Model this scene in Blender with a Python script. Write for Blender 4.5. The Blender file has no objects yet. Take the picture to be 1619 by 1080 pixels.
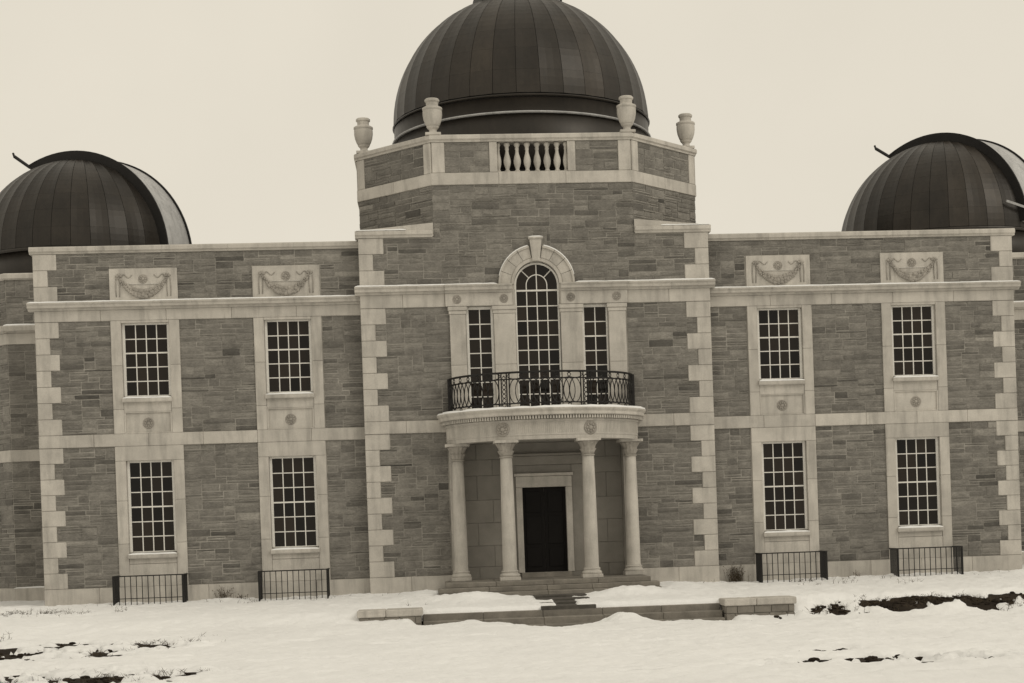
import bpy, math, random
import numpy as np
from mathutils import Matrix, Vector

random.seed(7)
RNG = np.random.default_rng(11)
scene = bpy.context.scene
COL = scene.collection
PI = math.pi

# ------------------------------------------------------------------ camera
PW = 1619.0
F_PX, SX, SY = 2591.0, 95.0, 319.6
YAW, PITCH, ROLL = .0824, -.008, -.0343
cy_, sy_ = math.cos(YAW), math.sin(YAW)
fwd = Vector((sy_, cy_, 0)); right = Vector((cy_, -sy_, 0)); up = Vector((0, 0, 1))
f2 = fwd*math.cos(PITCH) + up*math.sin(PITCH)
u2 = -fwd*math.sin(PITCH) + up*math.cos(PITCH)
r3 = right*math.cos(ROLL) + u2*math.sin(ROLL)
u3 = -right*math.sin(ROLL) + u2*math.cos(ROLL)
camd = bpy.data.cameras.new('camera')
cam = bpy.data.objects.new('camera', camd)
COL.objects.link(cam)
M = Matrix.Identity(4)
for i in range(3):
    M[i][0], M[i][1], M[i][2] = r3[i], u3[i], -f2[i]
M[0][3], M[1][3], M[2][3] = -3.05, -46.25, 1.5
cam.matrix_world = M
camd.sensor_width = 36.0
camd.lens = F_PX/PW*36.0
camd.shift_x = -SX/PW
camd.shift_y = SY/PW
camd.clip_end = 2000
camd.clip_start = .1
scene.camera = cam

# ------------------------------------------------------------------ world, sun, exposure
SUN_EL, SUN_AZ = math.radians(38), math.radians(128)   # azimuth clockwise from +Y: front right
w = bpy.data.worlds.new('World'); scene.world = w; w.use_nodes = True
nt = w.node_tree; nt.nodes.clear()
out = nt.nodes.new('ShaderNodeOutputWorld')
bg = nt.nodes.new('ShaderNodeBackground')
sky = nt.nodes.new('ShaderNodeTexSky')
sky.sky_type = 'NISHITA'; sky.sun_disc = False
sky.sun_elevation = SUN_EL; sky.sun_rotation = SUN_AZ
sky.dust_density = 6; sky.air_density = 2
bw = nt.nodes.new('ShaderNodeRGBToBW')
mr = nt.nodes.new('ShaderNodeMapRange')
mr.inputs['From Min'].default_value = 0; mr.inputs['From Max'].default_value = 12
mr.inputs['To Min'].default_value = .95; mr.inputs['To Max'].default_value = 1.03
mr.clamp = True
mx = nt.nodes.new('ShaderNodeVectorMath'); mx.operation = 'SCALE'
mx.inputs[0].default_value = (.80, .742, .628)     # thick, even overcast in the print's cream tone
nt.links.new(sky.outputs[0], bw.inputs[0])
nt.links.new(bw.outputs[0], mr.inputs['Value'])
cn = nt.nodes.new('ShaderNodeTexNoise'); cn.inputs['Scale'].default_value = 5; cn.inputs['Detail'].default_value = 5
tc = nt.nodes.new('ShaderNodeTexCoord'); nt.links.new(tc.outputs['Generated'], cn.inputs['Vector'])
cm = nt.nodes.new('ShaderNodeMapRange'); cm.inputs['From Min'].default_value = .3; cm.inputs['From Max'].default_value = .7
cm.inputs['To Min'].default_value = .96; cm.inputs['To Max'].default_value = 1.02
nt.links.new(cn.outputs['Fac'], cm.inputs['Value'])                 # faint mottling of the cloud sheet
mm = nt.nodes.new('ShaderNodeMath'); mm.operation = 'MULTIPLY'
nt.links.new(mr.outputs[0], mm.inputs[0]); nt.links.new(cm.outputs[0], mm.inputs[1])
nt.links.new(mm.outputs[0], mx.inputs['Scale'])
nt.links.new(mx.outputs[0], bg.inputs['Color'])
bg.inputs['Strength'].default_value = 1.0
nt.links.new(bg.outputs[0], out.inputs[0])
sund = bpy.data.lights.new('sun', 'SUN')
sund.energy = .75; sund.angle = math.radians(24); sund.color = (1, .94, .83)
sun = bpy.data.objects.new('sun', sund); COL.objects.link(sun)
sdir = Vector((math.sin(SUN_AZ)*math.cos(SUN_EL), math.cos(SUN_AZ)*math.cos(SUN_EL), math.sin(SUN_EL)))
sun.rotation_euler = sdir.to_track_quat('Z', 'Y').to_euler()
sun.location = sdir*80
vs = scene.view_settings
vs.view_transform = 'Standard'; vs.look = 'None'; vs.exposure = 0; vs.gamma = 1
vs.use_curve_mapping = False

# ------------------------------------------------------------------ materials
def newmat(name):
    m = bpy.data.materials.new(name); m.use_nodes = True
    return m, m.node_tree, m.node_tree.nodes['Principled BSDF']

def tex_noise(nt, vec, scale, detail=4, rough=.6, dist=0):
    n = nt.nodes.new('ShaderNodeTexNoise')
    n.inputs['Scale'].default_value = scale; n.inputs['Detail'].default_value = detail
    n.inputs['Roughness'].default_value = rough; n.inputs['Distortion'].default_value = dist
    nt.links.new(vec, n.inputs['Vector'])
    return n.outputs['Fac']

def maprange(nt, v, a, b, c, d):
    n = nt.nodes.new('ShaderNodeMapRange')
    n.inputs['From Min'].default_value = a; n.inputs['From Max'].default_value = b
    n.inputs['To Min'].default_value = c; n.inputs['To Max'].default_value = d
    nt.links.new(v, n.inputs['Value'])
    return n.outputs[0]

def mul(nt, a, b):
    n = nt.nodes.new('ShaderNodeMath'); n.operation = 'MULTIPLY'
    nt.links.new(a, n.inputs[0]); nt.links.new(b, n.inputs[1])
    return n.outputs[0]

def worldvec(nt, sc=(1, 1, 1)):
    g = nt.nodes.new('ShaderNodeNewGeometry')
    m = nt.nodes.new('ShaderNodeMapping'); m.inputs['Scale'].default_value = sc
    nt.links.new(g.outputs['Position'], m.inputs['Vector'])
    return m.outputs[0]

def stone_mat(name, col, rough=.85, bed=0., ocol=False, tone=False, objvar=0., lo=.8, hi=1.18, scale=3., fine=28., bump=.25,
              streak=0., metal=0., spec=.3):
    m, nt, b = newmat(name)
    v = worldvec(nt)
    f1 = maprange(nt, tex_noise(nt, v, scale, 5, .62), .3, .7, lo, hi)
    fa = .14+bed
    f2_ = maprange(nt, tex_noise(nt, worldvec(nt, (1, 1, 2.6)) if bed else v, fine, 4, .7), .25, .75, 1-fa, 1+fa)
    fac = mul(nt, f1, f2_)
    if streak:
        vs_ = worldvec(nt, (3.2, 3.2, .45))
        fac = mul(nt, fac, maprange(nt, tex_noise(nt, vs_, 1.6, 5, .6), .48, .75, 1., 1.-streak))
    if tone:
        a = nt.nodes.new('ShaderNodeAttribute'); a.attribute_name = 'tone'
        fac = mul(nt, fac, a.outputs['Fac'])
    if ocol:                               # tone of the single metal sheet
        oc = nt.nodes.new('ShaderNodeObjectInfo'); fac = mul(nt, fac, oc.outputs['Alpha'])
    if objvar:
        o = nt.nodes.new('ShaderNodeObjectInfo')
        fac = mul(nt, fac, maprange(nt, o.outputs['Random'], 0, 1, 1-objvar, 1+objvar))
    s = nt.nodes.new('ShaderNodeVectorMath'); s.operation = 'SCALE'
    s.inputs[0].default_value = col
    nt.links.new(fac, s.inputs['Scale'])
    nt.links.new(s.outputs[0], b.inputs['Base Color'])
    b.inputs['Roughness'].default_value = rough
    b.inputs['Metallic'].default_value = metal
    b.inputs['Specular IOR Level'].default_value = spec
    if bump:
        bp = nt.nodes.new('ShaderNodeBump'); bp.inputs['Strength'].default_value = bump
        bp.inputs['Distance'].default_value = .02
        nt.links.new(tex_noise(nt, v, fine*.7, 6, .7), bp.inputs['Height'])
        nt.links.new(bp.outputs[0], b.inputs['Normal'])
    return m

MAT = {}
MAT['lime'] = stone_mat('limestone', (.495, .468, .425), objvar=.08, lo=.82, hi=1.10, scale=1.5, fine=40, bump=.14, streak=.30)
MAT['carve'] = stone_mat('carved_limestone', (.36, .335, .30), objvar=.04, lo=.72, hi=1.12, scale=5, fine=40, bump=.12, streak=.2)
MAT['rubble'] = stone_mat('rubble_stone', (.180, .170, .153), tone=True, bed=.2, lo=.74, hi=1.24, scale=2.6, fine=16, bump=.8)
MAT['mortar'] = stone_mat('mortar', (.35, .332, .30), lo=.55, hi=1.15, scale=.8, fine=30, bump=.3)
MAT['shaded_ashlar'] = stone_mat('shaded_ashlar', (.25, .235, .21), objvar=.07, lo=.85, hi=1.1, scale=1.6, fine=40, bump=.08)  # limestone of the porch recess, its shade put into the darker colour
MAT['step'] = stone_mat('step_stone', (.215, .198, .172), objvar=.1, lo=.7, hi=1.2, scale=2.5, fine=30, bump=.25)
MAT['copper'] = stone_mat('weathered_copper', (.0235, .0192, .0148), rough=.43, ocol=True, objvar=.06, lo=.75, hi=1.3, scale=1.1, fine=9, bump=.06, metal=.35, streak=.25, spec=.5)
MAT['copper_dark'] = stone_mat('dark_copper', (.013, .012, .011), rough=.6, lo=.8, hi=1.2, bump=.05, metal=.2)
MAT['path'] = stone_mat('path_stone', (.085, .078, .068), lo=.6, hi=1.3, bump=.3)
MAT['pale_metal'] = stone_mat('shutter_metal', (.44, .44, .44), rough=.6, lo=.8, hi=1.15, scale=1.2, fine=14, bump=.06, metal=.3, streak=.35, spec=.5)  # pale base colour carries the highlight seen along the shutter cover
MAT['iron'] = stone_mat('wrought_iron', (.012, .011, .010), rough=.55, bump=.05)
MAT['paint'] = stone_mat('white_paint', (.70, .68, .64), rough=.55, lo=.94, hi=1.04, bump=.03)
MAT['door'] = stone_mat('door_paint', (.006, .005, .0045), rough=.6, bump=.03, spec=.15)
MAT['earth'] = stone_mat('bare_earth', (.028, .022, .017), rough=1, lo=.6, hi=1.5, scale=1.5, fine=14, bump=.9, spec=.1)
MAT['weed'] = stone_mat('dry_weed', (.075, .06, .042), rough=1, lo=.7, hi=1.3, bump=0, spec=.1)
m, nt, b = newmat('window_glass')
b.inputs['Base Color'].default_value = (.006, .005, .004, 1)
b.inputs['Roughness'].default_value = .08
b.inputs['IOR'].default_value = 1.34
oi = nt.nodes.new('ShaderNodeObjectInfo'); gs = nt.nodes.new('ShaderNodeVectorMath'); gs.operation = 'SCALE'; gs.inputs[0].default_value = (.022, .016, .011)
nt.links.new(maprange(nt, oi.outputs['Random'], 0, 1, .1, 1.), gs.inputs['Scale']); nt.links.new(gs.outputs[0], b.inputs['Base Color'])
v = worldvec(nt)
bp = nt.nodes.new('ShaderNodeBump'); bp.inputs['Strength'].default_value = .05; bp.inputs['Distance'].default_value = .05
nt.links.new(tex_noise(nt, v, 1.7, 2), bp.inputs['Height']); nt.links.new(bp.outputs[0], b.inputs['Normal'])
MAT['glass'] = m
m, nt, b = newmat('snow')
v = worldvec(nt)
s = nt.nodes.new('ShaderNodeVectorMath'); s.operation = 'SCALE'; s.inputs[0].default_value = (.85, .85, .845)
f = maprange(nt, tex_noise(nt, v, .6, 4), .3, .7, .95, 1.03)
nt.links.new(f, s.inputs['Scale']); nt.links.new(s.outputs[0], b.inputs['Base Color'])
b.inputs['Roughness'].default_value = .9; b.inputs['Specular IOR Level'].default_value = .15
bp = nt.nodes.new('ShaderNodeBump'); bp.inputs['Strength'].default_value = .6; bp.inputs['Distance'].default_value = .05
nt.links.new(tex_noise(nt, v, 9, 6, .7), bp.inputs['Height']); nt.links.new(bp.outputs[0], b.inputs['Normal'])
MAT['snow'] = m

# ------------------------------------------------------------------ mesh helpers
class MB:
    def __init__(self):
        self.v = []; self.f = []; self.t = []
    def add(self, vs, fs, tone=None):
        o = len(self.v)
        self.v += [tuple(p) for p in vs]
        self.f += [tuple(i+o for i in fc) for fc in fs]
        if tone is not None: self.t += [tone]*len(vs)
    def convex(self, vs, fs, tone=None):
        c = [sum(p[i] for p in vs)/len(vs) for i in range(3)]
        ff = []
        for fc in fs:
            a, b_, d = (Vector(vs[fc[0]]), Vector(vs[fc[1]]), Vector(vs[fc[2]]))
            n = (b_-a).cross(d-a)
            fm = sum((Vector(vs[i]) for i in fc), Vector())/len(fc)
            ff.append(fc if n.dot(fm-Vector(c)) >= 0 else tuple(reversed(fc)))
        self.add(vs, ff, tone)
    def box(self, x0, x1, y0, y1, z0, z1, c=0.):
        if c <= 0:
            vs = [(x, y, z) for x in (x0, x1) for y in (y0, y1) for z in (z0, z1)]
            fs = [(0, 1, 3, 2), (4, 6, 7, 5), (0, 4, 5, 1), (2, 3, 7, 6), (0, 2, 6, 4), (1, 5, 7, 3)]
            self.add(vs, fs); return
        cen = ((x0+x1)/2, (y0+y1)/2, (z0+z1)/2); h = (abs(x1-x0)/2, abs(y1-y0)/2, abs(z1-z0)/2)
        c = min(c, min(h)*.45)
        vs = []; ix = {}
        for a in range(3):
            for s0 in (-1, 1):
                for s1 in (-1, 1):
                    for s2 in (-1, 1):
                        s_ = (s0, s1, s2)
                        p = [cen[i] + s_[i]*(h[i] if i == a else h[i]-c) for i in range(3)]
                        ix[(a, s_)] = len(vs); vs.append(tuple(p))
        fs = []
        def sg(**k): return tuple(k[i] for i in ('x', 'y', 'z'))
        for a in range(3):
            b_, d = [i for i in range(3) if i != a]
            for s_ in (-1, 1):
                r = []
                for (p, q) in ((-1, -1), (1, -1), (1, 1), (-1, 1)):
                    t = [0, 0, 0]; t[a] = s_; t[b_] = p; t[d] = q
                    r.append(ix[(a, tuple(t))])
                fs.append(tuple(r))
        for a in range(3):
            for b_ in range(a+1, 3):
                d = 3-a-b_
                for sa in (-1, 1):
                    for sb in (-1, 1):
                        t0 = [0, 0, 0]; t0[a] = sa; t0[b_] = sb; t0[d] = -1
                        t1 = list(t0); t1[d] = 1
                        fs.append((ix[(a, tuple(t0))], ix[(a, tuple(t1))], ix[(b_, tuple(t1))], ix[(b_, tuple(t0))]))
        for s0 in (-1, 1):
            for s1 in (-1, 1):
                for s2 in (-1, 1):
                    fs.append(tuple(ix[(a, (s0, s1, s2))] for a in range(3)))
        self.convex(vs, fs)
    def prism(self, poly, z0, z1):
        n = len(poly)
        vs = [(x, y, z0) for x, y in poly] + [(x, y, z1) for x, y in poly]
        fs = [tuple(range(n-1, -1, -1)), tuple(range(n, 2*n))] + [(i, (i+1) % n, n+(i+1) % n, n+i) for i in range(n)]
        self.add(vs, fs)
    def yprism(self, poly, y0, y1):       # polygon in x,z extruded along y
        n = len(poly)
        vs = [(x, y0, z) for x, z in poly] + [(x, y1, z) for x, z in poly]
        fs = [tuple(range(n)), tuple(range(2*n-1, n-1, -1))] + [(i, n+i, n+(i+1) % n, (i+1) % n) for i in range(n)]
        self.add(vs, fs)
    def xprism(self, poly, x0, x1):       # profile in y,z extruded along x
        n = len(poly)
        vs = [(x0, y, z) for y, z in poly] + [(x1, y, z) for y, z in poly]
        fs = [tuple(range(n)), tuple(range(2*n-1, n-1, -1))] + [(i, n+i, n+(i+1) % n, (i+1) % n) for i in range(n)]
        self.add(vs, fs)
    def lathe(self, prof, c=(0, 0, 0), n=20, lobes=None):
        vs = []; fs = []
        for k, (r, z) in enumerate(prof):
            for i in range(n):
                a = 2*PI*i/n
                rr = r*(1+(lobes[k]*math.cos(a*lobes[-1]) if lobes else 0))
                vs.append((c[0]+rr*math.cos(a), c[1]+rr*math.sin(a), c[2]+z))
        for k in range(len(prof)-1):
            for i in range(n):
                j = (i+1) % n
                fs.append((k*n+i, k*n+j, (k+1)*n+j, (k+1)*n+i))
        fs.append(tuple(range(n-1, -1, -1))); fs.append(tuple((len(prof)-1)*n+i for i in range(n)))
        self.add(vs, fs)
    def tube(self, pts, r, n=5, closed=False):
        pts = [Vector(p) for p in pts]; m_ = len(pts); vs = []; fs = []
        for i, p in enumerate(pts):
            if closed: d = pts[(i+1) % m_]-pts[i-1]
            else: d = pts[min(i+1, m_-1)]-pts[max(i-1, 0)]
            d.normalize()
            a = d.cross(Vector((0, 0, 1)))
            if a.length < .05: a = d.cross(Vector((0, 1, 0)))
            a.normalize(); b_ = d.cross(a)
            rr = r[i] if isinstance(r, (list, tuple)) else r
            for k in range(n):
                t = 2*PI*k/n+.4
                vs.append(p+a*rr*math.cos(t)+b_*rr*math.sin(t))
        for i in range(m_ if closed else m_-1):
            i2 = (i+1) % m_
            for k in range(n):
                k2 = (k+1) % n
                fs.append((i*n+k, i*n+k2, i2*n+k2, i2*n+k))
        if not closed:
            fs.append(tuple(range(n-1, -1, -1))); fs.append(tuple((m_-1)*n+k for k in range(n)))
        self.add(vs, fs)
    def blob(self, c, r, sq=(1, 1, 1), n=6, m_=4):
        vs = [(c[0], c[1], c[2]-r*sq[2])]
        for i in range(1, m_):
            t = PI*i/m_
            for k in range(n):
                a = 2*PI*k/n
                vs.append((c[0]+r*sq[0]*math.sin(t)*math.cos(a), c[1]+r*sq[1]*math.sin(t)*math.sin(a), c[2]-r*sq[2]*math.cos(t)))
        vs.append((c[0], c[1], c[2]+r*sq[2])); fs = []
        for k in range(n):
            fs.append((0, 1+(k+1) % n, 1+k))
            for i in range(m_-2):
                fs.append((1+i*n+k, 1+i*n+(k+1) % n, 1+(i+1)*n+(k+1) % n, 1+(i+1)*n+k))
            fs.append((1+(m_-2)*n+k, 1+(m_-2)*n+(k+1) % n, len(vs)-1))
        self.add(vs, fs)
    def mesh(self, name, mat, smooth=False):
        me = bpy.data.meshes.new(name)
        me.from_pydata(self.v, [], self.f)
        if self.t and len(self.t) == len(self.v):
            a = me.attributes.new('tone', 'FLOAT', 'POINT'); a.data.foreach_set('value', self.t)
        if smooth: me.polygons.foreach_set('use_smooth', [True]*len(me.polygons))
        me.materials.append(MAT[mat])
        me.update()
        return me
    def build(self, name, mat, parent=None, loc=(0, 0, 0), rz=0, smooth=False):
        return link(name, self.mesh(name, mat, smooth), parent, loc, rz)

def link(name, me, parent=None, loc=(0, 0, 0), rz=0):
    o = bpy.data.objects.new(name, me); COL.objects.link(o)
    o.location = loc; o.rotation_euler = (0, 0, rz)
    if parent is not None: o.parent = parent
    return o
def empty(name, loc=(0, 0, 0), rz=0, parent=None):
    return link(name, None, parent, loc, rz)
def tag(o, label=None, cat=None, group=None, kind=None):
    if label: o['label'] = label
    if cat: o['category'] = cat
    if group: o['group'] = group
    if kind: o['kind'] = kind
    return o

class Fr:                                  # a wall plane: local x along it, local -y outwards
    def __init__(s, ox, oy, ang=0.):
        s.ox, s.oy, s.a = ox, oy, ang; s.c, s.s = math.cos(ang), math.sin(ang)
    def w(s, x, y, z): return (s.ox+x*s.c-y*s.s, s.oy+x*s.s+y*s.c, z)

CACHE = {}
def block(name, fr, x0, x1, z0, z1, yb, yf, mat, parent, c=.012, joint=.004):
    wd, h, d = round(x1-x0-2*joint, 3), round(z1-z0-2*joint, 3), round(yb-yf, 3)
    k = (wd, h, d, mat, c)
    if k not in CACHE:
        mb = MB(); mb.box(-wd/2, wd/2, 0, d, -h/2, h/2, c); CACHE[k] = mb.mesh(name, mat)
    return link(name, CACHE[k], parent, fr.w((x0+x1)/2, yf, (z0+z1)/2), fr.a)
def course(name, fr, x0, x1, z0, z1, yb, yf, mat, parent, seg=1.7, c=.01):
    n = max(1, round((x1-x0)/seg)); xs = [x0+(x1-x0)*i/n for i in range(n+1)]
    for a, b_ in zip(xs, xs[1:]): block(name, fr, a, b_, z0, z1, yb, yf, mat, parent, c, .0025)
def moulding(name, fr, prof, x0, x1, mat, parent, seg=1.9):
    n = max(1, round((x1-x0)/seg)); L = (x1-x0)/n
    k = (name, tuple(prof), round(L, 3), mat)
    if k not in CACHE:
        mb = MB(); mb.xprism(prof, -L/2+.002, L/2-.002); CACHE[k] = mb.mesh(name, mat)
    for i in range(n): link(name, CACHE[k], parent, fr.w(x0+L*(i+.5), 0, 0), fr.a)

# ------------------------------------------------------------------ noise for the terrain
_T = RNG.random((256, 256))
def vnoise(x, y):
    xi = np.floor(x).astype(int); yi = np.floor(y).astype(int)
    fx = x-xi; fy = y-yi
    fx = fx*fx*(3-2*fx); fy = fy*fy*(3-2*fy)
    g = lambda a, b_: _T[a % 256, b_ % 256]
    return (g(xi, yi)*(1-fx)+g(xi+1, yi)*fx)*(1-fy)+(g(xi, yi+1)*(1-fx)+g(xi+1, yi+1)*fx)*fy
def fbm(x, y, o=4):
    s_ = 0; a = .5; t = 0
    for i in range(o):
        s_ = s_+a*vnoise(x+17.3*i, y+9.1*i); t += a; a *= .5; x = x*2.03; y = y*2.03
    return s_/t
def sst(a, b_, x):
    t = np.clip((x-a)/(b_-a), 0, 1); return t*t*(3-2*t)

# ------------------------------------------------------------------ ground and snow
STEP_X0, STEP_X1 = -3.45, 3.88
def ground_z(x, y):
    terr = -.22+np.clip(y, -7, 0)*.026
    low = -.76-.022*np.clip(x, -8, 8)*sst(-12, -8, y)+.04*np.sin(x*.21+1)+np.clip(-y-20, 0, 30)*.008
    inside = sst(STEP_X0-.35, STEP_X0-.05, x)*(1-sst(STEP_X1+.05, STEP_X1+.35, x))
    k_out = 1-sst(-7.2-.6*sst(6, 8, np.abs(x)), -6.1, y); k_in = 1-sst(-6.14, -6.04, y)
    k = k_out*(1-inside)+k_in*inside
    z = terr*(1-k)+low*k
    z = z+.05*(fbm(x*.35+3, y*.35, 3)-.5)*(1-.8*inside)
    return z-.12*inside*k*sst(-8.6, -7.4, y)-.15*np.exp(-((x+.25)/.55)**2-((y+7.7)/1.3)**2)-.06*np.exp(-((x-4.9)/1.0)**4-((y+7.5)/1.2)**2)
PATCH = [  # x, y, half length, half depth, strength : places where the snow is gone
    (6.6, -6.65, .7, .22, 1.0), (7.6, -6.80, 1.0, .30, 1.3), (8.7, -6.72, .8, .24, 1.2), (9.6, -6.62, .5, .16, .9), (10.5, -6.80, .8, .34, 1.1), (11.7, -6.72, 1.2, .34, 1.3),
    (-12.4, -11.0, 2.0, 2.0, 1.25), (-10.8, -10.4, 1.5, .9, 1.6), (-9.4, -10.4, 1.2, .45, 1.2),
    (-10.6, -17.0, 2.2, 1.4, 1.8), (-8.6, -17.6, 1.6, .8, 1.3), (-10.5, -19.0, 2.6, 1.0, 1.6),
    (-14.4, -2.0, 1.3, .9, .95), (-12.9, -3.0, 1.0, .7, .85),
    (3.8, -20.8, 1.8, .45, 1.5), (5.4, -21.4, 1.6, .6, 1.7), (3.5, -19.0, .6, .30, .9),
    (-5.4, -15.6, .8, .22, .9), (1.5, -16.3, .25, .2, 1.), (-.35, -8.3, .5, .45, .9), (-8.3, -13.4, .35, .3, .9), (1.1, -15.2, .3, .15, .8),
]
def snow_h(x, y):
    d = .085+.05*(fbm(x*.8, y*.8, 4)-.5)+.07*(fbm(x*2.6+5, y*2.6, 3)-.5)+.045*(fbm(x*8+5, y*8, 2)-.5)
    d = d+.05*sst(-1.5, .2, y)*(.2+1.2*fbm(x*1.7+40, y*.3, 3))                       # drift against the walls
    d = d+.20*np.exp(-((x+2.2)/1.1)**2-((y+3.35)/.5)**2)+.22*np.exp(-((x-2.1)/1.0)**2-((y+3.4)/.5)**2)+.16*np.exp(-((np.abs(x)-3.4)/.8)**2-((y+1.6)/1.3)**2)
    # in front of the terrace steps: banked up except for the trodden middle
    bank = np.exp(-((y+7.45)/.55)**2)
    d = d+bank*(.17*np.exp(-((x+2.3)/1.1)**2)+.30*np.exp(-((x-1.35)/.55)**2)+.10*np.exp(-((x-2.9)/.9)**2))
    d = d-.12*np.exp(-((x+.25)/.42)**2-((y+7.2)/.6)**2)-.07*np.exp(-((x-4.9)/.9)**4-((y+7.0)/.5)**2)
    d = d+.05*(fbm(x*5+30, y*5, 3)-.5)*np.exp(-((y+6.9)/.7)**2)+.06*(fbm(x*6+70, y*6, 3)-.5)*np.exp(-((y+2.9)/.8)**2)+.05*(fbm(x*6+20, y*6, 3)-.5)*sst(-1.2, -.2, y)
    n = fbm(x*1.5+9+.5*y, y*2.1+.3*x, 5); n2 = fbm(x*3+2, y*4+7, 4)
    rag = .17*(n-.5)+.16*(n2-.5)
    for px, py, a, b_, s_ in PATCH:
        q = ((x-px)/a)**2+((y-py)/b_)**2
        d = d-s_*np.exp(-q*.9)*np.maximum(.098+3.4*rag, -.01)
    far = fbm(x*.5+60, y*2.4+3, 5)
    d = d-.9*np.clip(far-.70, 0, 1)*sst(-8.5, -10, y)
    # trodden path from the porch to the terrace steps
    wob = .07*(fbm(y*2.2+x*.1, x*0+3, 3)-.5)
    wp = .23+.32*np.exp(-((y+3.1)/.25)**2)
    pm = (1-sst(wp-.05, wp+.06, np.abs(x-.12+wob+.10*(y+4.5)*0)))*sst(-6.5, -6.2, y)*(1-sst(-2.9, -2.7, y))
    d = d*(1-pm)-.08*pm
    # nothing on the porch, and the treads are swept bare towards the middle
    porch = sst(-3.06, -2.96, x)*(1-sst(2.80, 2.9, x))*sst(-3.0, -2.9, y)
    d = d*(1-porch)-.3*porch
    st = sst(STEP_X0-.02, STEP_X0+.02, x)*(1-sst(STEP_X1-.02, STEP_X1+.02, x))*sst(-6.98, -6.92, y)*(1-sst(-6.22, -6.17, y))
    d = d*(1-st)-.2*st
    return d
def sheet(name, mat, zfun, xs, ys):
    X, Y = np.meshgrid(xs, ys); Z = zfun(X, Y)
    nx, ny = len(xs), len(ys)
    co = np.stack([X, Y, Z], -1).reshape(-1, 3)
    i = np.arange(nx*ny).reshape(ny, nx)
    fc = np.stack([i[:-1, :-1], i[:-1, 1:], i[1:, 1:], i[1:, :-1]], -1).reshape(-1, 4)
    me = bpy.data.meshes.new(name)
    me.vertices.add(len(co)); me.vertices.foreach_set('co', co.ravel())
    me.loops.add(fc.size); me.loops.foreach_set('vertex_index', fc.ravel().astype(np.int32))
    me.polygons.add(len(fc)); me.polygons.foreach_set('loop_start', np.arange(0, fc.size, 4, dtype=np.int32))
    me.polygons.foreach_set('use_smooth', np.ones(len(fc), bool))
    me.update(calc_edges=True); me.validate()
    me.materials.append(MAT[mat])
    return link(name, me)
def lines(a, b_, st, far):
    core = np.arange(a, b_+st/2, st)
    lo = a-np.geomspace(.3, far, 26)[::-1]; hi = b_+np.geomspace(.3, far, 26)
    return np.concatenate([lo, core, hi])
GX = lines(-18, 18, .06, 500)
GY = lines(-24, 1.2, .07, 500)
gr = sheet('ground', 'earth', lambda x, y: ground_z(x, y), GX[::2], GY[::2])
tag(gr, 'dark bare earth showing through the snow', 'ground', kind='structure')
sn = sheet('snow_cover', 'snow', lambda x, y: ground_z(x, y)+snow_h(x, y), GX, GY)
tag(sn, 'uneven blanket of snow over the lawn and terrace', 'snow', kind='stuff')

# ------------------------------------------------------------------ the building
B = empty('observatory_building')
tag(B, 'rubble stone observatory building with limestone trim, curved porch and balcony', 'building')
CEN = Fr(0, 0); WY = .35; WING = Fr(0, WY)
XB, XW = 4.95, 13.95
ZT = dict(pl=.35, bb=4.27, bt=4.62, fb=7.77, ct=8.30, pt=9.66)          # wings
ZC = dict(pl=.36, bb=4.38, bt=4.73, fb=7.90, ct=8.50, sh=9.87)          # centre block
OA, OW, OCY = 2.82, 2.15, 4.97                                          # drum: half front, oblique, centre y
WIN_X = (-10.945, -7.01, 7.01, 10.945)

def wall_front(mb, x0, x1, z0, z1, y, holes, deep=()):
    xs = sorted({x0, x1, *[h[0] for h in holes], *[h[1] for h in holes]})
    zs = sorted({z0, z1, *[h[2] for h in holes], *[h[3] for h in holes]})
    for a, b_ in zip(xs, xs[1:]):
        for c, d in zip(zs, zs[1:]):
            mx_, mz = (a+b_)/2, (c+d)/2
            if any(h[0] < mx_ < h[1] and h[2] < mz < h[3] for h in holes): continue
            mb.add([(a, y, c), (b_, y, c), (b_, y, d), (a, y, d)], [(0, 1, 2, 3)])
    for h in holes:                                                     # reveals
        a, b_, c, d = h; yi = y+(.9 if h in deep else .32)
        mb.add([(a, y, c), (b_, y, c), (b_, y, d), (a, y, d), (a, yi, c), (b_, yi, c), (b_, yi, d), (a, yi, d)],
               [(0, 4, 5, 1), (1, 5, 6, 2), (2, 6, 7, 3), (3, 7, 4, 0), (4, 7, 6, 5)])
def shell(mb, x0, x1, y0, y1, z0, z1):                                  # the other sides of a wall box
    mb.add([(x0, y0, z0), (x1, y0, z0), (x1, y1, z0), (x0, y1, z0), (x0, y0, z1), (x1, y0, z1), (x1, y1, z1), (x0, y1, z1)],
           [(1, 2, 6, 5), (2, 3, 7, 6), (3, 0, 4, 7), (4, 5, 6, 7)])

WALLS = {}
for sgn, nm in ((-1, 'L'), (1, 'R')):
    mb = MB(); xa, xb = (-XW, -XB) if sgn < 0 else (XB, XW)
    holes = []
    for x in WIN_X:
        if x*sgn > 0: holes += [(x-.66, x+.66, 5.62, 7.74), (x-.66, x+.66, 1.24, 3.92)]
    wall_front(mb, xa, xb, -.9, 9.70, WY, holes); shell(mb, xa, xb, WY, 9.0, -.9, 9.70)
    WALLS[nm] = mb.build('wing_wall', 'mortar', B)
mb = MB()
wall_front(mb, -XB, XB, -.9, 9.88, 0, [(-.66, .66, 4.9, 9.1), (-2.0, -1.24, 4.9, 7.9), (1.24, 2.0, 4.9, 7.9), (-2.3, 2.3, .1, 4.2)], [(-2.3, 2.3, .1, 4.2)])
shell(mb, -XB, XB, 0, 9.9, -.9, 9.88)
WALLS['C'] = mb.build('central_wall', 'mortar', B)
mb = MB()
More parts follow.
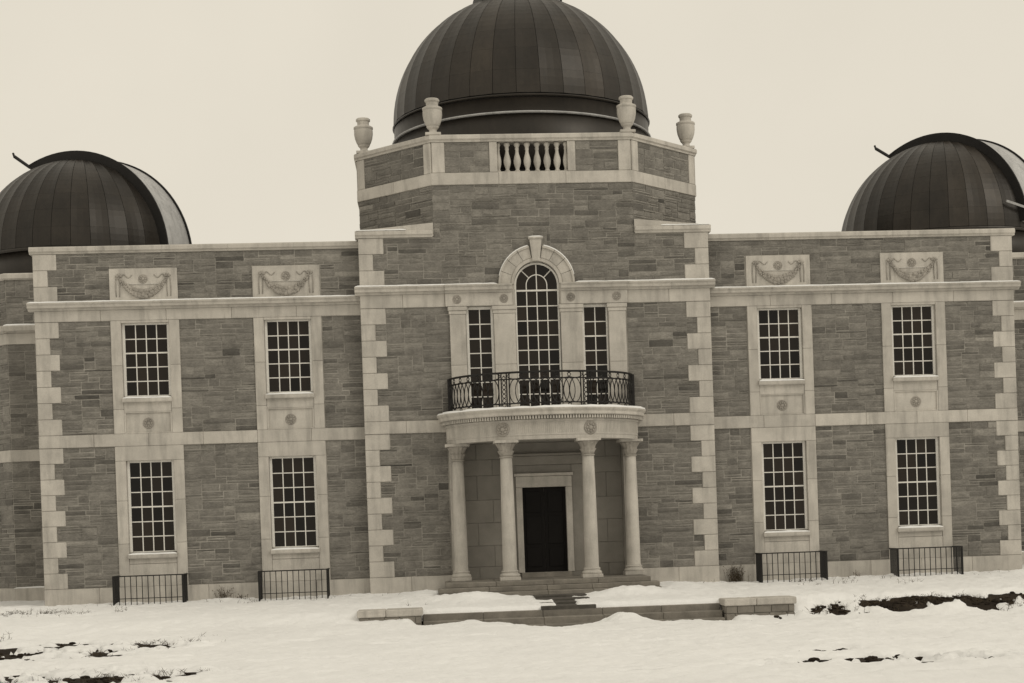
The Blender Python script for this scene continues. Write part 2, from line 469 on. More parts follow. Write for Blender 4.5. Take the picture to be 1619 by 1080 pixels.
OCT = [(-OA, 0), (OA, 0), (OA+OW, OW), (OA+OW, 2*OCY-OW), (OA, 2*OCY), (-OA, 2*OCY), (-OA-OW, 2*OCY-OW), (-OA-OW, OW)]
mb.prism([(x*.999, OCY+(y-OCY)*.9995) for x, y in OCT], 9.6, 11.6)
WALLS['D'] = mb.build('drum_wall', 'mortar', B)

# --- rubble masonry
STONES = []
def rubble(fr, x0, x1, z0, z1, wall, holes=(), inside=None, proud=(.012, .034), tone=1., cell=.070):
    nz = max(2, round((z1-z0)/cell)); nx = max(3, round((x1-x0)/.1))
    dz = (z1-z0)/nz; dx = (x1-x0)/nx
    occ = np.zeros((nz, nx), bool)
    for j in range(nz):
        for i in range(nx):
            x, z = x0+(i+.5)*dx, z0+(j+.5)*dz
            if any(h[0] < x < h[1] and h[2] < z < h[3] for h in holes) or (inside and not inside(x, z)): occ[j, i] = True
    for j in range(nz):
        i = 0
        while i < nx:
            if occ[j, i]: i += 1; continue
            run = 0
            while i+run < nx and not occ[j, i+run]: run += 1
            h = random.choices((1, 2, 3, 4), (.27, .52, .19, .02))[0]
            h = min(h, nz-j)
            if nz-j-h == 1 and h < 3 and random.random() < .7: h += 1
            wd = random.randint(3, 10) if h < 3 else random.randint(3, 8)
            if h == 1: wd = random.randint(4, 10)
            if run-wd < 3: wd = run if run <= 9 else run//2
            wd = min(wd, run)
            while h > 1 and occ[j:j+h, i:i+wd].any(): h -= 1
            occ[j:j+h, i:i+wd] = True
            a, b_, c, d = x0+i*dx, x0+(i+wd)*dx, z0+j*dz, z0+(j+h)*dz
            STONES.append((fr, a, b_, c, d, wall, random.uniform(*proud), tone))
            i += wd
def stone_mesh(a, b_, c, d, pr, tone):
    wd, h = b_-a, d-c; g = random.uniform(.010, .017)
    nx = 5 if wd > .55 else 4; nz = 3
    vs = []; fs = []
    bow = random.uniform(-.006, .006)
    for k in range(nz):
        for i in range(nx):
            e = i in (0, nx-1) or k in (0, nz-1)
            x = -wd/2+g+(wd-2*g)*i/(nx-1); z = -h/2+g+(h-2*g)*k/(nz-1)
            x += random.uniform(-.004, .004) if i in (0, nx-1) else random.uniform(-.02, .02)
            z += random.uniform(-.004, .004) if k in (0, nz-1) else random.uniform(-.01, .01)
            vs.append((x, -(pr*.55 if e else pr)+random.uniform(-.006, .006), z+bow*(i/(nx-1)-.5)))
    o = len(vs); ring = [i for i in range(nx)]+[k*nx+nx-1 for k in range(1, nz)]+[(nz-1)*nx+i for i in range(nx-2, -1, -1)]+[k*nx for k in range(nz-2, 0, -1)]
    for i in ring: vs.append((vs[i][0], .012, vs[i][2]))
    for k in range(nz-1):
        for i in range(nx-1): fs.append((k*nx+i, k*nx+i+1, (k+1)*nx+i+1, (k+1)*nx+i))
    n = len(ring)
    for q in range(n): fs.append((ring[q], o+q, o+(q+1) % n, ring[(q+1) % n]))
    t = tone*random.gauss(1., .115)
    r = random.random()
    if r < .07: t *= random.uniform(.5, .72)
    elif r < .2: t *= random.uniform(.75, .9)
    elif r > .95: t *= 1.22
    return vs, fs, max(.35, t)

def quoins(fr, xe, dirn, z0, z1, long_, short, wall, h=.445, first_long=True, yf=-.035):
    n = max(1, round((z1-z0)/h)); hh = (z1-z0)/n; hs = []
    for i in range(n):
        top = (n-1-i)                                   # index from the top
        L = long_ if (top % 2 == 0) == first_long else short
        a, b_ = (xe, xe+L) if dirn > 0 else (xe-L, xe)
        block('quoin', fr, a, b_, z0+i*hh, z0+(i+1)*hh, .15, yf, 'lime', B, .012)
        hs.append((a, b_, z0+i*hh, z0+(i+1)*hh))
    return hs

# wings
for sgn, nm in ((-1, 'L'), (1, 'R')):
    W_ = WALLS[nm]; xa, xb = (-XW, -XB) if sgn < 0 else (XB, XW)
    xe, dr = (-XW, 1) if sgn < 0 else (XW, -1)
    holes = []
    for za, zb in ((ZT['pl'], ZT['bb']), (ZT['bt'], ZT['fb']), (ZT['ct'], ZT['pt'])):
        holes += quoins(WING, xe, dr, za, zb, .65, .40, W_)
    for x in WIN_X:
        if x*sgn > 0:
            holes += [(x-.945, x+.945, 4.62, 7.8), (x-.945, x+.945, .3, 4.3), (x-.935, x+.935, 8.30, 9.22)]
    for za, zb in ((ZT['pl'], ZT['bb']), (ZT['bt'], ZT['fb']), (ZT['ct'], ZT['pt'])):
        rubble(WING, xa+.001, xb-.001, za, zb, W_, holes)
    course('plinth_block', WING, xa, xb, -.55, ZT['pl'], .15, -.05, 'lime', B, 1.6)
    course('band_stone', WING, xa, xb, ZT['bb'], ZT['bt'], .15, -.055, 'lime', B, 1.5)
    course('frieze_stone', WING, xa, xb, ZT['fb'], 8.08, .15, -.05, 'lime', B, 1.9)
    moulding('cornice_stone', WING, [(.1, 8.08), (-.06, 8.08), (-.09, 8.13), (-.19, 8.15), (-.20, 8.21), (-.235, 8.25), (-.24, 8.285), (-.10, 8.30), (.1, 8.305)],
             xa-(.16 if sgn < 0 else 0), xb+(.16 if sgn > 0 else 0), 'lime', B)
    moulding('coping_stone', WING, [(.6, 9.66), (-.05, 9.66), (-.055, 9.70), (-.10, 9.73), (-.10, 9.82), (-.06, 9.86), (.6, 9.87)],
             xa-(.08 if sgn < 0 else 0), xb+(.08 if sgn > 0 else 0), 'lime', B)

# centre block
ARC = (0.02, 8.50)
hc = []
for dr in (1, -1):
    xe = -XB*dr
    for za, zb in ((ZC['pl'], ZC['bb']), (ZC['bt'], ZC['fb']), (ZC['ct'], ZC['sh'])):
        hc += quoins(CEN, xe, dr, za, zb, .70, .40, WALLS['C'])
rubble(CEN, -XB, XB, ZC['pl'], ZC['bb'], WALLS['C'], hc+[(-2.68, 2.68, .3, 4.5)])
rubble(CEN, -XB, XB, ZC['bt'], ZC['fb'], WALLS['C'], hc+[(-2.5, 2.54, 4.7, 8.0), (-2.75, 2.75, 4.6, 4.95)])
rubble(CEN, -XB, XB, ZC['ct'], 11.32, WALLS['C'], hc,
       lambda x, z: (z < ZC['sh'] or abs(x) < OA) and math.hypot(x-ARC[0], z-ARC[1]) > 1.0 and not (abs(x-.02) < .2 and z < 9.75))
course('plinth_block', CEN, -XB, -2.62, -.55, ZC['pl'], .15, -.05, 'lime', B, 1.2)
course('plinth_block', CEN, 2.62, XB, -.55, ZC['pl'], .15, -.05, 'lime', B, 1.2)
course('band_stone', CEN, -XB, -2.62, ZC['bb'], ZC['bt'], .15, -.055, 'lime', B, 1.2)
course('band_stone', CEN, 2.62, XB, ZC['bb'], ZC['bt'], .15, -.055, 'lime', B, 1.2)
for s_ in (-1, 1):
    a, b_ = sorted((s_*2.58, s_*XB)); course('frieze_stone', CEN, a, b_, ZC['fb'], 8.27, .15, -.05, 'lime', B, 1.2)
    PROF = [(.1, 8.27), (-.06, 8.27), (-.09, 8.32), (-.18, 8.34), (-.19, 8.41), (-.23, 8.45), (-.235, 8.485), (-.10, 8.50), (.1, 8.505)]
    a, b_ = sorted((s_*2.58, s_*(XB+.14))); moulding('cornice_stone', CEN, PROF, a, b_, 'lime', B, 1.3)
    a, b_ = sorted((s_*.68, s_*2.58)); course('frieze_stone', CEN, a, b_, ZC['fb'], 8.27, .2, -.115, 'lime', B, 1.9)
    moulding('cornice_stone', CEN, [(y-.065 if y < 0 else y, z) for y, z in PROF], a, b_, 'lime', B, 1.9)
    # shoulder coping and its weathering slope up to the drum
    a, b_ = sorted((s_*2.86, s_*(XB+.08)))
    moulding('coping_stone', CEN, [(.3, 9.87), (-.06, 9.87), (-.07, 9.92), (-.11, 9.95), (-.11, 10.04), (-.07, 10.065), (.3, 10.07)], a, b_, 'lime', B, 1.1)
    mb = MB()
    tri = [(s_*2.84, -.06), (s_*(XB+.05), -.06), (s_*(XB+.05), 2.2)]
    zs = [10.27, 10.075, 10.09]
    mb.convex([(x, y, 9.89) for x, y in tri]+[(x, y, z) for (x, y), z in zip(tri, zs)], [(0, 1, 2), (3, 4, 5), (0, 1, 4, 3), (1, 2, 5, 4), (2, 0, 3, 5)])
    mb.build('weathering_stone', 'lime', B)

# drum: rubble on the oblique faces, base band, parapet with piers, panels, balustrade, coping
OBL = math.hypot(OW, OW)
FRL = Fr(-OA-OW, OW, -PI/4); FRR = Fr(OA, 0, PI/4)
for fr in (FRL, FRR):
    rubble(fr, .0, OBL, 10.05, 11.32, WALLS['D'])
SIDES = [(CEN, -OA, OA), (FRL, 0, OBL), (FRR, 0, OBL), (Fr(-OA-OW, 2*OCY-OW, -PI/2), 0, 2*(OCY-OW)), (Fr(OA+OW, OW, PI/2), 0, 2*(OCY-OW)),
         (Fr(-OA, 2*OCY, -3*PI/4), 0, OBL), (Fr(OA+OW, 2*OCY-OW, 3*PI/4), 0, OBL), (Fr(OA, 2*OCY, PI), 0, 2*OA)]
for k, (fr, a, b_) in enumerate(SIDES):
    e = .024
    course('base_band_stone', fr, a-e, b_+e, 11.32, 11.66, .3, -.045, 'lime', B, 1.9)
    moulding('parapet_coping', fr, [(.36, 12.52), (-.05, 12.52), (-.055, 12.57), (-.10, 12.60), (-.10, 12.69), (-.06, 12.725), (.36, 12.73)], a-.045, b_+.045, 'lime', B, 1.45)
    pw = .37 if k in (0, 7) else .30
    block('parapet_pier', fr, a+.005, a+pw, 11.66, 12.52, .28, -.035, 'lime', B)
    block('parapet_pier', fr, b_-pw, b_-.005, 11.66, 12.52, .28, -.035, 'lime', B)
    spans = [(a+pw, b_-pw)]
    if k == 0:
        spans = [(a+pw, -1.20), (1.24, b_-pw)]
        block('parapet_pier', fr, -1.20, -.97, 11.66, 12.52, .28, -.035, 'lime', B)
        block('parapet_pier', fr, 1.01, 1.24, 11.66, 12.52, .28, -.035, 'lime', B)
    for c, d in spans:
        mb = MB(); mb.box(c, d, 0, .24, 11.66, 12.52)
        pnl = mb.build('parapet_panel', 'mortar', B, (fr.ox, fr.oy, 0), fr.a)
        if k < 3: rubble(fr, c, d, 11.66, 12.52, pnl, cell=.09)
# balusters
prof = [(.075, 0), (.075, .05), (.05, .07), (.055, .10), (.095, .22), (.105, .30), (.09, .40), (.055, .52), (.045, .60), (.06, .66), (.05, .68), (.06, .72), (.085, .76), (.085, .82)]
mb = MB(); mb.lathe(prof, n=14); bal = mb.mesh('baluster', 'lime', True)
for i in range(6): link('baluster', bal, B, (-.97+1.98/7*(i+1), .12, 11.68))
mb = MB(); mb.lathe([(r*.75, z) for r, z in prof], n=14); balh = mb.mesh('baluster', 'lime', True)
for x in (-.93, .97): link('baluster', balh, B, (x, .12, 11.68))
mb = MB(); mb.box(-.97, 1.01, 0, .24, 11.655, 11.685); mb.build('baluster_plinth', 'lime', B)
mb = MB()
for z in (11.92, 12.2): mb.tube([(-1.6, .9, z), (1.6, .9, z)], .014)
for x in (-1.5, 0.04, 1.5): mb.tube([(x, .9, 11.5), (x, .9, 12.2)], .014)
mb.build('roof_guard_rail', 'iron', B)

# towers at the wing ends
TWX = (-14.25, 14.65); TR, TA, TY = 3.86, 1.60, 8.76
for tx, nm in zip(TWX, 'LR'):
    t22 = PI/8; rad = TR/math.cos(t22)
    poly = [(tx+rad*math.sin(t22+PI/4*k), TY-rad*math.cos(t22+PI/4*k)) for k in range(8)]
    mb = MB(); mb.prism(poly, -.9, 9.72)
    wl = mb.build('tower_wall', 'mortar', B)
    for k in range(8):
        p0, p1 = poly[k-1], poly[k]
        fr = Fr(p0[0], p0[1], math.atan2(p1[1]-p0[1], p1[0]-p0[0])); L = math.hypot(p1[0]-p0[0], p1[1]-p0[1])
        vis = (k in (0, 7)) if nm == 'L' else (k in (0, 1))
        seg = 1.7
        course('plinth_block', fr, -.02, L+.02, -.55, .32, .15, -.05, 'lime', B, seg)
        course('band_stone', fr, -.02, L+.02, 4.17, 4.53, .15, -.05, 'lime', B, seg)
        course('frieze_stone', fr, -.02, L+.02, 7.74, 8.08, .15, -.05, 'lime', B, seg)
        moulding('cornice_stone', fr, [(.1, 8.08), (-.06, 8.08), (-.19, 8.14), (-.235, 8.25), (-.235, 8.29), (.1, 8.30)], -.09, L+.09, 'lime', B)
        moulding('coping_stone', fr, [(.4, 9.70), (-.05, 9.70), (-.10, 9.74), (-.10, 9.86), (-.06, 9.90), (.4, 9.91)], -.04, L+.04, 'lime', B)
        if vis:
            a, b_ = 0, L
            if k == 0: a, b_ = (0, 2.4) if nm == 'L' else (.4, L)
            for za, zb in ((.32, 4.17), (4.53, 7.74), (8.30, 9.70)): rubble(fr, a, b_, za, zb, wl)

# emit rubble stones: the largest one by one, the rest as one joined part
STONES.sort(key=lambda q: -(q[2]-q[1])*(q[4]-q[3]))
rest = MB()
for i, (fr, a, b_, c, d, wall, pr, tone) in enumerate(STONES):
    vs, fs, t = stone_mesh(a, b_, c, d, pr, tone)
    cx, cz = (a+b_)/2, (c+d)/2
    if i < 290:
        mb = MB(); mb.add(vs, fs, t)
        pl = wall.location; o = mb.build('stone', 'rubble', wall)
        wx = Vector(fr.w(cx, 0, cz)) - Vector(pl)
        if abs(wall.rotation_euler[2]) > 1e-6:
            wx = Matrix.Rotation(-wall.rotation_euler[2], 3, 'Z') @ wx
        o.location = wx; o.rotation_euler = (0, 0, fr.a-wall.rotation_euler[2])
    else:
        rest.add([fr.w(cx+x, y, cz+z) for x, y, z in vs], fs, t)
tag(rest.build('rubble_stones', 'rubble', B), kind='stuff')

# --- sash windows
def pane_mesh(wd, h):
    k = ('pane', round(wd, 3), round(h, 3))
    if k not in CACHE:
        mb = MB(); mb.box(-wd/2, wd/2, 0, .006, -h/2, h/2); CACHE[k] = mb.mesh('pane', 'glass')
    return CACHE[k]
def sash_window(fr, xc, z0, z1, gw, nc, nr, split, fw=.075, name='window', sill=True, wy=.11, open_=None, heights=None):
    loc = fr.w(xc, 0, z0); H = z1-z0
    win = MB()
    win.box(-gw/2-fw, -gw/2, wy-.03, wy+.08, -fw*.4, H+fw, .008); win.box(gw/2, gw/2+fw, wy-.03, wy+.08, -fw*.4, H+fw, .008)
    win.box(-gw/2+.001, gw/2-.001, wy-.028, wy+.08, H, H+fw-.002, .008); win.box(-gw/2+.001, gw/2-.001, wy-.028, wy+.08, -fw*.4+.002, 0, .008)
    o = win.build(name, 'paint', B, loc, fr.a)
    bars = MB(); t = .0135
    if heights is None: heights = [H/nr]*nr
    zz = [0]
    for h in heights: zz.append(zz[-1]+h)
    for i in range(1, nc): bars.box(-gw/2+gw*i/nc-t, -gw/2+gw*i/nc+t, wy+.005, wy+.04, 0, H)
    for j in range(1, nr):
        tt = t*1.5 if j == split else t
        bars.box(-gw/2, gw/2, wy+(.0 if j == split else .007), wy+.042, zz[j]-tt, zz[j]+tt)
    bars.build('glazing_bars', 'paint', o)
    for i in range(nc):
        for j in range(nr):
            p = link('pane', pane_mesh(gw/nc-.006, heights[j]-.006), o, (-gw/2+gw*(i+.5)/nc, wy+.024, (zz[j]+zz[j+1])/2))
            p.rotation_euler = (random.gauss(0, .012), 0, random.gauss(0, .012))
    if sill:
        mb = MB(); mb.xprism([(wy+.06, -.20), (-.12, -.20), (-.13, -.17), (-.13, -.10), (-.10, -.075), (wy+.06, -.03)], -gw/2-.10, gw/2+.10)
        mb.build('sill', 'lime', o)
    return o

ros = MB()
ros.lathe([(.15, 0), (.155, .012), (.135, .025), (.125, .012), (.05, .012), (.045, .03), (.02, .036)], n=16)
for k in range(8):
    a = 2*PI*k/8; ros.blob((.085*math.cos(a), .085*math.sin(a), .012), .034, (1, 1, .7), 6, 4)
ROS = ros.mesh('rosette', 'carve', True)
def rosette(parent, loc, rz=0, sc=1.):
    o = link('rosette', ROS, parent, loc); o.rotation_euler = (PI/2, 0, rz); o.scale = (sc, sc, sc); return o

for x in WIN_X:
    yb, yf = .17, -.05
    # upper window
    sash_window(WING, x, 5.69, 7.66, 1.156, 4, 5, 3)
    for s_ in (-1, 1):
        a, b_ = sorted((x+s_*.655, x+s_*.945))
        for za, zb in ((4.62, 5.30), (5.30, 6.52), (6.52, 7.77)): block('jamb_stone', WING, a, b_, za, zb, yb, yf, 'lime', B, .008, .0025)
    block('window_head', WING, x-.655, x+.655, 7.70, 7.77, yb, -.045, 'lime', B, .006, .001)
    block('apron_stone', WING, x-.655, x+.655, 5.22, 5.62, yb, -.035, 'lime', B, .008, .002)
    pan = block('apron_panel', WING, x-.655, x+.655, 4.62, 5.22, yb, -.005, 'lime', B, .004, .001)
    mb = MB()
    for (a, b_, c, d) in ((-.655, .655, .27, .30), (-.655, .655, -.30, -.27), (-.655, -.61, -.27, .27), (.61, .655, -.27, .27)):
        mb.box(a+.001, b_-.001, -.04, .002, c+.001, d-.001, .006)
    mb.build('panel_frame', 'lime', pan)
    rosette(pan, (0, .0, -.02))
    # lower window
    sash_window(WING, x, 1.33, 3.81, 1.156, 4, 6, 3)
    for s_ in (-1, 1):
        a, b_ = sorted((x+s_*.655, x+s_*.945))
        for za, zb in ((.66, 1.55), (1.55, 2.75), (2.75, 3.86)): block('jamb_stone', WING, a, b_, za, zb, yb, yf, 'lime', B, .008, .0025)
    block('lintel', WING, x-.945, x+.945, 3.86, 4.27, yb, yf, 'lime', B, .008, .0025)
    block('apron_stone', WING, x-.655, x+.655, .98, 1.22, yb, -.03, 'lime', B, .008, .002)
    block('apron_stone', WING, x-.655, x+.655, .66, .975, yb, -.042, 'lime', B, .008, .002)
    block('apron_stone', WING, x-.945, x+.945, .35, .66, yb, -.04, 'lime', B, .008, .002)

# --- relief panels with festoons
for n_, x in enumerate(WIN_X):
    pan = block('relief_panel', WING, x-.935, x+.935, 8.305, 9.22, .15, -.045, 'lime', B, .01, .002)
    rr = random.Random(31+n_)
    mb = MB()
    for k in range(31):
        u = -1+2*k/30
        cz = .20-.46*(1-u*u)**.85 if abs(u) < 1 else .2
        r = .04+.06*(1-u*u)
        for q in range(3):
            mb.blob((u*.66+rr.uniform(-.02, .02), -.02-rr.random()*.03, cz+(q-1)*r*.75+rr.uniform(-.012, .012)), r*.55*rr.uniform(.8, 1.2), (1.1, .9, 1), 6, 4)
    mb.blob((0, -.03, -.36), .055, (1, .9, .8)); mb.blob((0, -.03, -.30), .075, (1, .9, .9))
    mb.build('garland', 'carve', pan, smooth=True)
    for s_ in (-1, 1):
        mb = MB()
        for q in range(3): mb.blob((s_*(.66+.05*(q-1)), -.02, .24+.035*(q % 2)), .045, (1.3, .8, .8))
        for q in (-1, 1):
            mb.tube([(s_*.70+q*.045, -.01, .18), (s_*.70+q*.055, -.012, -.05), (s_*.70+q*.045, -.01, -.33)], .014, 5)
        mb.tube([(s_*(.60-.30*t), -.01, .24+.05*math.sin(t*7)) for t in np.linspace(0, 1, 10)], .012, 5)
        mb.build('ribbon', 'carve', pan, smooth=True)
    rosette(pan, (0, .0, .16), 0, .85)

# --- Venetian window over the balcony
for (a, b_) in ((-2.47, -2.02), (-1.23, -.62), (.66, 1.27), (2.02, 2.51)):
    for za, zb in ((4.80, 6.25), (6.25, 7.68)): block('pilaster_stone', CEN, a, b_, za, zb, .2, -.07, 'lime', B, .008, .0025)
    block('pilaster_capital', CEN, a-.02, b_+.02, 7.68, 7.78, .2, -.085, 'lime', B, .01, .001)
    block('pilaster_capital', CEN, a-.045, b_+.045, 7.78, 7.897, .2, -.11, 'lime', B, .014, .001)
    rosette(B, ((a+b_)/2, -.115, 8.09), 0, .8)
for xc in (-1.62, 1.65):
    sash_window(CEN, xc, 4.95, 7.82, .62, 2, 7, 5, .08, sill=False)
# arched middle window
o = sash_window(CEN, .02, 5.02, 8.30, 1.16, 4, 8, 99, .05, 'arched_window', sill=False, heights=[.38]+[2.9/7]*7)
R0 = .58; zc = ARC[1]-.02-5.02; wy = .11; z83 = 8.30-5.02
mb = MB()
def ringseg(mb, r0, r1, a0, a1, y0, y1, cx, cz, n=8):
    P = [(cx+r1*math.cos(a0+(a1-a0)*i/n), cz+r1*math.sin(a0+(a1-a0)*i/n)) for i in range(n+1)]
    Q = [(cx+r0*math.cos(a0+(a1-a0)*i/n), cz+r0*math.sin(a0+(a1-a0)*i/n)) for i in range(n+1)]
    for i in range(n):
        vs = [(P[i][0], y0, P[i][1]), (P[i+1][0], y0, P[i+1][1]), (Q[i+1][0], y0, Q[i+1][1]), (Q[i][0], y0, Q[i][1])]
        vs += [(x, y1, z) for x, _, z in vs]
        mb.add(vs, [(0, 3, 2, 1), (4, 5, 6, 7), (0, 1, 5, 4), (2, 3, 7, 6), (0, 4, 7, 3), (1, 2, 6, 5)])
ringseg(mb, R0, R0+.05, 0, PI, wy-.03, wy+.08, 0, zc, 28)
for s_ in (-1, 1): mb.box(min(s_*R0, s_*(R0+.05)), max(s_*R0, s_*(R0+.05)), wy-.03, wy+.08, z83+.05, zc)
mb.build('arch_frame', 'paint', o)
mb = MB()
ringseg(mb, .28, .306, 0, PI, wy+.003, wy+.04, 0, zc, 20)
for s_ in (-1, 1): mb.box(s_*.293-.013, s_*.293+.013, wy+.003, wy+.04, z83, zc)
mb.box(-.013, .013, wy+.005, wy+.042, z83, zc+R0)
for s_ in (-1, 1):
    d = math.sqrt(.5); mb.tube([(s_*.3*d, wy+.02, zc+.3*d), (s_*R0*d, wy+.02, zc+R0*d)], .017, 4)
mb.build('fan_bars', 'paint', o)
def pane_poly(poly):
    mb = MB(); mb.yprism(poly, wy+.022, wy+.028); mb.build('pane', 'glass', o)
arcp = lambda r, a0, a1, n=8: [(r*math.cos(a0+(a1-a0)*i/n), zc+r*math.sin(a0+(a1-a0)*i/n)) for i in range(n+1)]
for a0, a1 in ((0, PI/2), (PI/2, PI)):
    pane_poly(arcp(.295, a0, a1)+[(0, z83+.015) if a0 == 0 else (-.295, z83+.015)]+([(.295, z83+.015)] if a0 == 0 else [(0, z83+.015)]))
for a0, a1 in ((PI/4, PI/2), (PI/2, 3*PI/4)):
    pane_poly(arcp(R0+.01, a0, a1)+arcp(.297, a1, a0))
pane_poly([(.297, z83+.015), (R0+.01, z83+.015)]+arcp(R0+.01, 0, PI/4)+arcp(.297, PI/4, 0))
pane_poly([(-R0-.01, z83+.015), (-.297, z83+.015)]+arcp(.297, PI, 3*PI/4)+arcp(R0+.01, 3*PI/4, PI))
# archivolt
NV = 9
for k in range(NV):
    if k == NV//2: continue
    a0, a1 = PI*k/NV+.006, PI*(k+1)/NV-.006
    mb = MB(); ringseg(mb, .74, 1.02, a0, a1, .15, -.06, ARC[0], ARC[1], 5); ringseg(mb, 1.02, 1.08, a0, a1, .15, -.10, ARC[0], ARC[1], 5)
    mb.build('voussoir', 'lime', B)
mb = MB(); ringseg(mb, .635, .72, 0, PI, .2, -.075, ARC[0], ARC[1], 32); ringseg(mb, .72, .742, 0, PI, .2, -.045, ARC[0], ARC[1], 32)
mb.build('archivolt_moulding', 'lime', B)
mb = MB(); zk0, zk1 = 9.13, 9.74
mb.convex([(ARC[0]-.10, .15, zk0), (ARC[0]+.10, .15, zk0), (ARC[0]+.17, .15, zk1), (ARC[0]-.17, .15, zk1), (ARC[0]-.10, -.14, zk0), (ARC[0]+.10, -.14, zk0), (ARC[0]+.17, -.17, zk1), (ARC[0]-.17, -.17, zk1)],
          [(0, 1, 2, 3), (4, 5, 6, 7), (0, 1, 5, 4), (1, 2, 6, 5), (2, 3, 7, 6), (3, 0, 4, 7)])
ks = mb.build('keystone', 'lime', B)
mb = MB(); mb.box(ARC[0]-.21, ARC[0]+.21, -.21, .15, 9.74, 9.80, .012); mb.build('keystone_cap', 'lime', ks)
for s_ in (-1, 1):   # returns of the entablature beside the arch
    a, b_ = sorted((s_*.635+.02, s_*.70+.02)); block('impost_stone', CEN, a, b_, 7.9, 8.50, .2, -.03, 'lime', B, .006, .001)

# --- the porch
EA, EB = 2.50, 1.90
def ell(t, off=0.):
    x, y = EA*math.cos(t), -EB*math.sin(t)
    nx, ny = math.cos(t)/EA, -math.sin(t)/EB
    l = math.hypot(nx, ny)
    return (x+off*nx/l+.03, y+off*ny/l)
def earc(n, off=0.):          # points evenly spaced along the curve from right wall to left wall
    ts = np.linspace(-.03, PI+.03, 600); P = np.array([ell(t, off) for t in ts])
    s_ = np.r_[0, np.cumsum(np.hypot(*np.diff(P, axis=0).T))]
    return [tuple(np.array([np.interp(q, s_, P[:, 0]), np.interp(q, s_, P[:, 1])])) for q in np.linspace(0, s_[-1], n)], s_[-1]
def esweep(mb, prof, n=72):
    ts = np.linspace(0, PI, n); m_ = len(prof); vs = []; fs = []
    for t in ts:
        for off, z in prof:
            x, y = ell(t, off)
            if t in (ts[0], ts[-1]): y = .06
            vs.append((x, y, z))
    for i in range(n-1):
        for k in range(m_):
            k2 = (k+1) % m_
            fs.append((i*m_+k, i*m_+k2, (i+1)*m_+k2, (i+1)*m_+k))
    mb.add(vs, fs)
mb = MB(); esweep(mb, [(-.21, 4.00), (.20, 4.00), (.20, 4.10), (.215, 4.115), (.215, 4.13), (.205, 4.14), (.205, 4.46), (.235, 4.49), (.25, 4.53), (-.21, 4.53)])
ent = mb.build('porch_entablature', 'lime', B)
mb = MB(); esweep(mb, [(-.3, 4.53), (.215, 4.53), (.215, 4.638), (.38, 4.64), (.40, 4.66), (.40, 4.73), (.45, 4.79), (.46, 4.83), (-.3, 4.83)])
slab = mb.build('balcony_cornice', 'lime', B)
mb = MB(); P, L = earc(60, -.25); mb.prism([(x, min(y, .06)) for x, y in P], 4.53, 4.825); mb.build('balcony_slab', 'lime', B)
mb = MB(); P, L = earc(104, .30)
for (x, y), (x2, y2) in zip(P[2:-3], P[3:-2]):
    d = Vector((x2-x, y2-y, 0)); n_ = Vector((-d.y, d.x, 0)).normalized(); n_ = n_ if n_.dot(Vector((x, y+.6, 0))) > 0 else -n_
    p = Vector((x, y, 0)); q = p+d*.55
    vs = [p-n_*.09, q-n_*.09, q+n_*.05, p+n_*.05]
    mb.add([(v_.x, v_.y, 4.545) for v_ in vs]+[(v_.x, v_.y, 4.632) for v_ in vs], [(0, 1, 2, 3), (4, 5, 6, 7), (0, 1, 5, 4), (1, 2, 6, 5), (2, 3, 7, 6), (3, 0, 4, 7)])
tag(mb.build('dentil_row', 'lime', B), kind='stuff')
mb = MB(); P, L = earc(150, .205)
for i in range(6, 144):
    x, y = P[i]
    if min(abs(x-1.15-.03), abs(x+1.12-.03)) < .26 and y < -1: continue
    mb.tube([(x, y, 4.17), (x, y, 4.44)], .011, 4)
tag(mb.build('frieze_flutes', 'lime', B), kind='stuff')
for t in (math.acos(1.12/EA), PI-math.acos(1.12/EA)):
    x, y = ell(t, .205); nx, ny = math.cos(t)/EA, -math.sin(t)/EB
    r_ = rosette(B, (x, y, 4.29), 0, 1.25); r_.rotation_euler = (PI/2, 0, math.atan2(ny, nx)+PI/2)
# columns
cprof = [(.205, .0), (.20, .03)]+[(.195-.035*(k/12)**1.6, .06+3.0*k/12) for k in range(13)]
sh = MB(); sh.lathe(cprof, n=28); SH = sh.mesh('shaft', 'lime', True)
bs = MB(); bs.box(-.28, .28, -.28, .28, 0, .10, .01)
bs.lathe([(.26, .10), (.275, .125), (.275, .155), (.25, .185), (.225, .20), (.225, .225), (.235, .24), (.235, .255), (.21, .28)], n=28); BS = bs.mesh('base', 'lime')
cp = MB(); cp.lathe([(.165, 0), (.185, .01), (.185, .035), (.165, .045)], n=24)
cp.lathe([(.165, .045), (.175, .10), (.205, .17), (.215, .185), (.185, .20), (.20, .27), (.25, .36), (.27, .385), (.25, .40)], n=48, lobes=[0, .05, .09, .10, .05, .06, .09, .06, 0, 0, 12])
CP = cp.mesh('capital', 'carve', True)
ab = MB(); pts = []
for k in range(4):
    a = PI/4+k*PI/2; pts.append((.45*math.cos(a)-.03*math.sin(a), .45*math.sin(a)+.03*math.cos(a)))
    pts.append((.28*math.cos(a+PI/4), .28*math.sin(a+PI/4)))
    a += PI/2; pts.append((.45*math.cos(a)+.03*math.sin(a), .45*math.sin(a)-.03*math.cos(a)))
ab.prism(pts, 0, .07); AB = ab.mesh('abacus', 'lime')
th = [math.acos(2.42/EA), math.acos(1.12/EA)]; th += [PI-th[1], PI-th[0]]
for t in th:
    x, y = ell(t); rz = math.atan2(-math.sin(t)/EB, math.cos(t)/EA)+PI/2
    y = min(y, -.40)
    if abs(y+.4) < .01: rz = 0
    c_ = empty('porch_column', (x, y, .20), rz*.0, B)
    link('base', BS, c_, (0, 0, 0)); link('shaft', SH, c_, (0, 0, .27)); link('capital', CP, c_, (0, 0, 3.33)); link('abacus', AB, c_, (0, 0, 3.73))
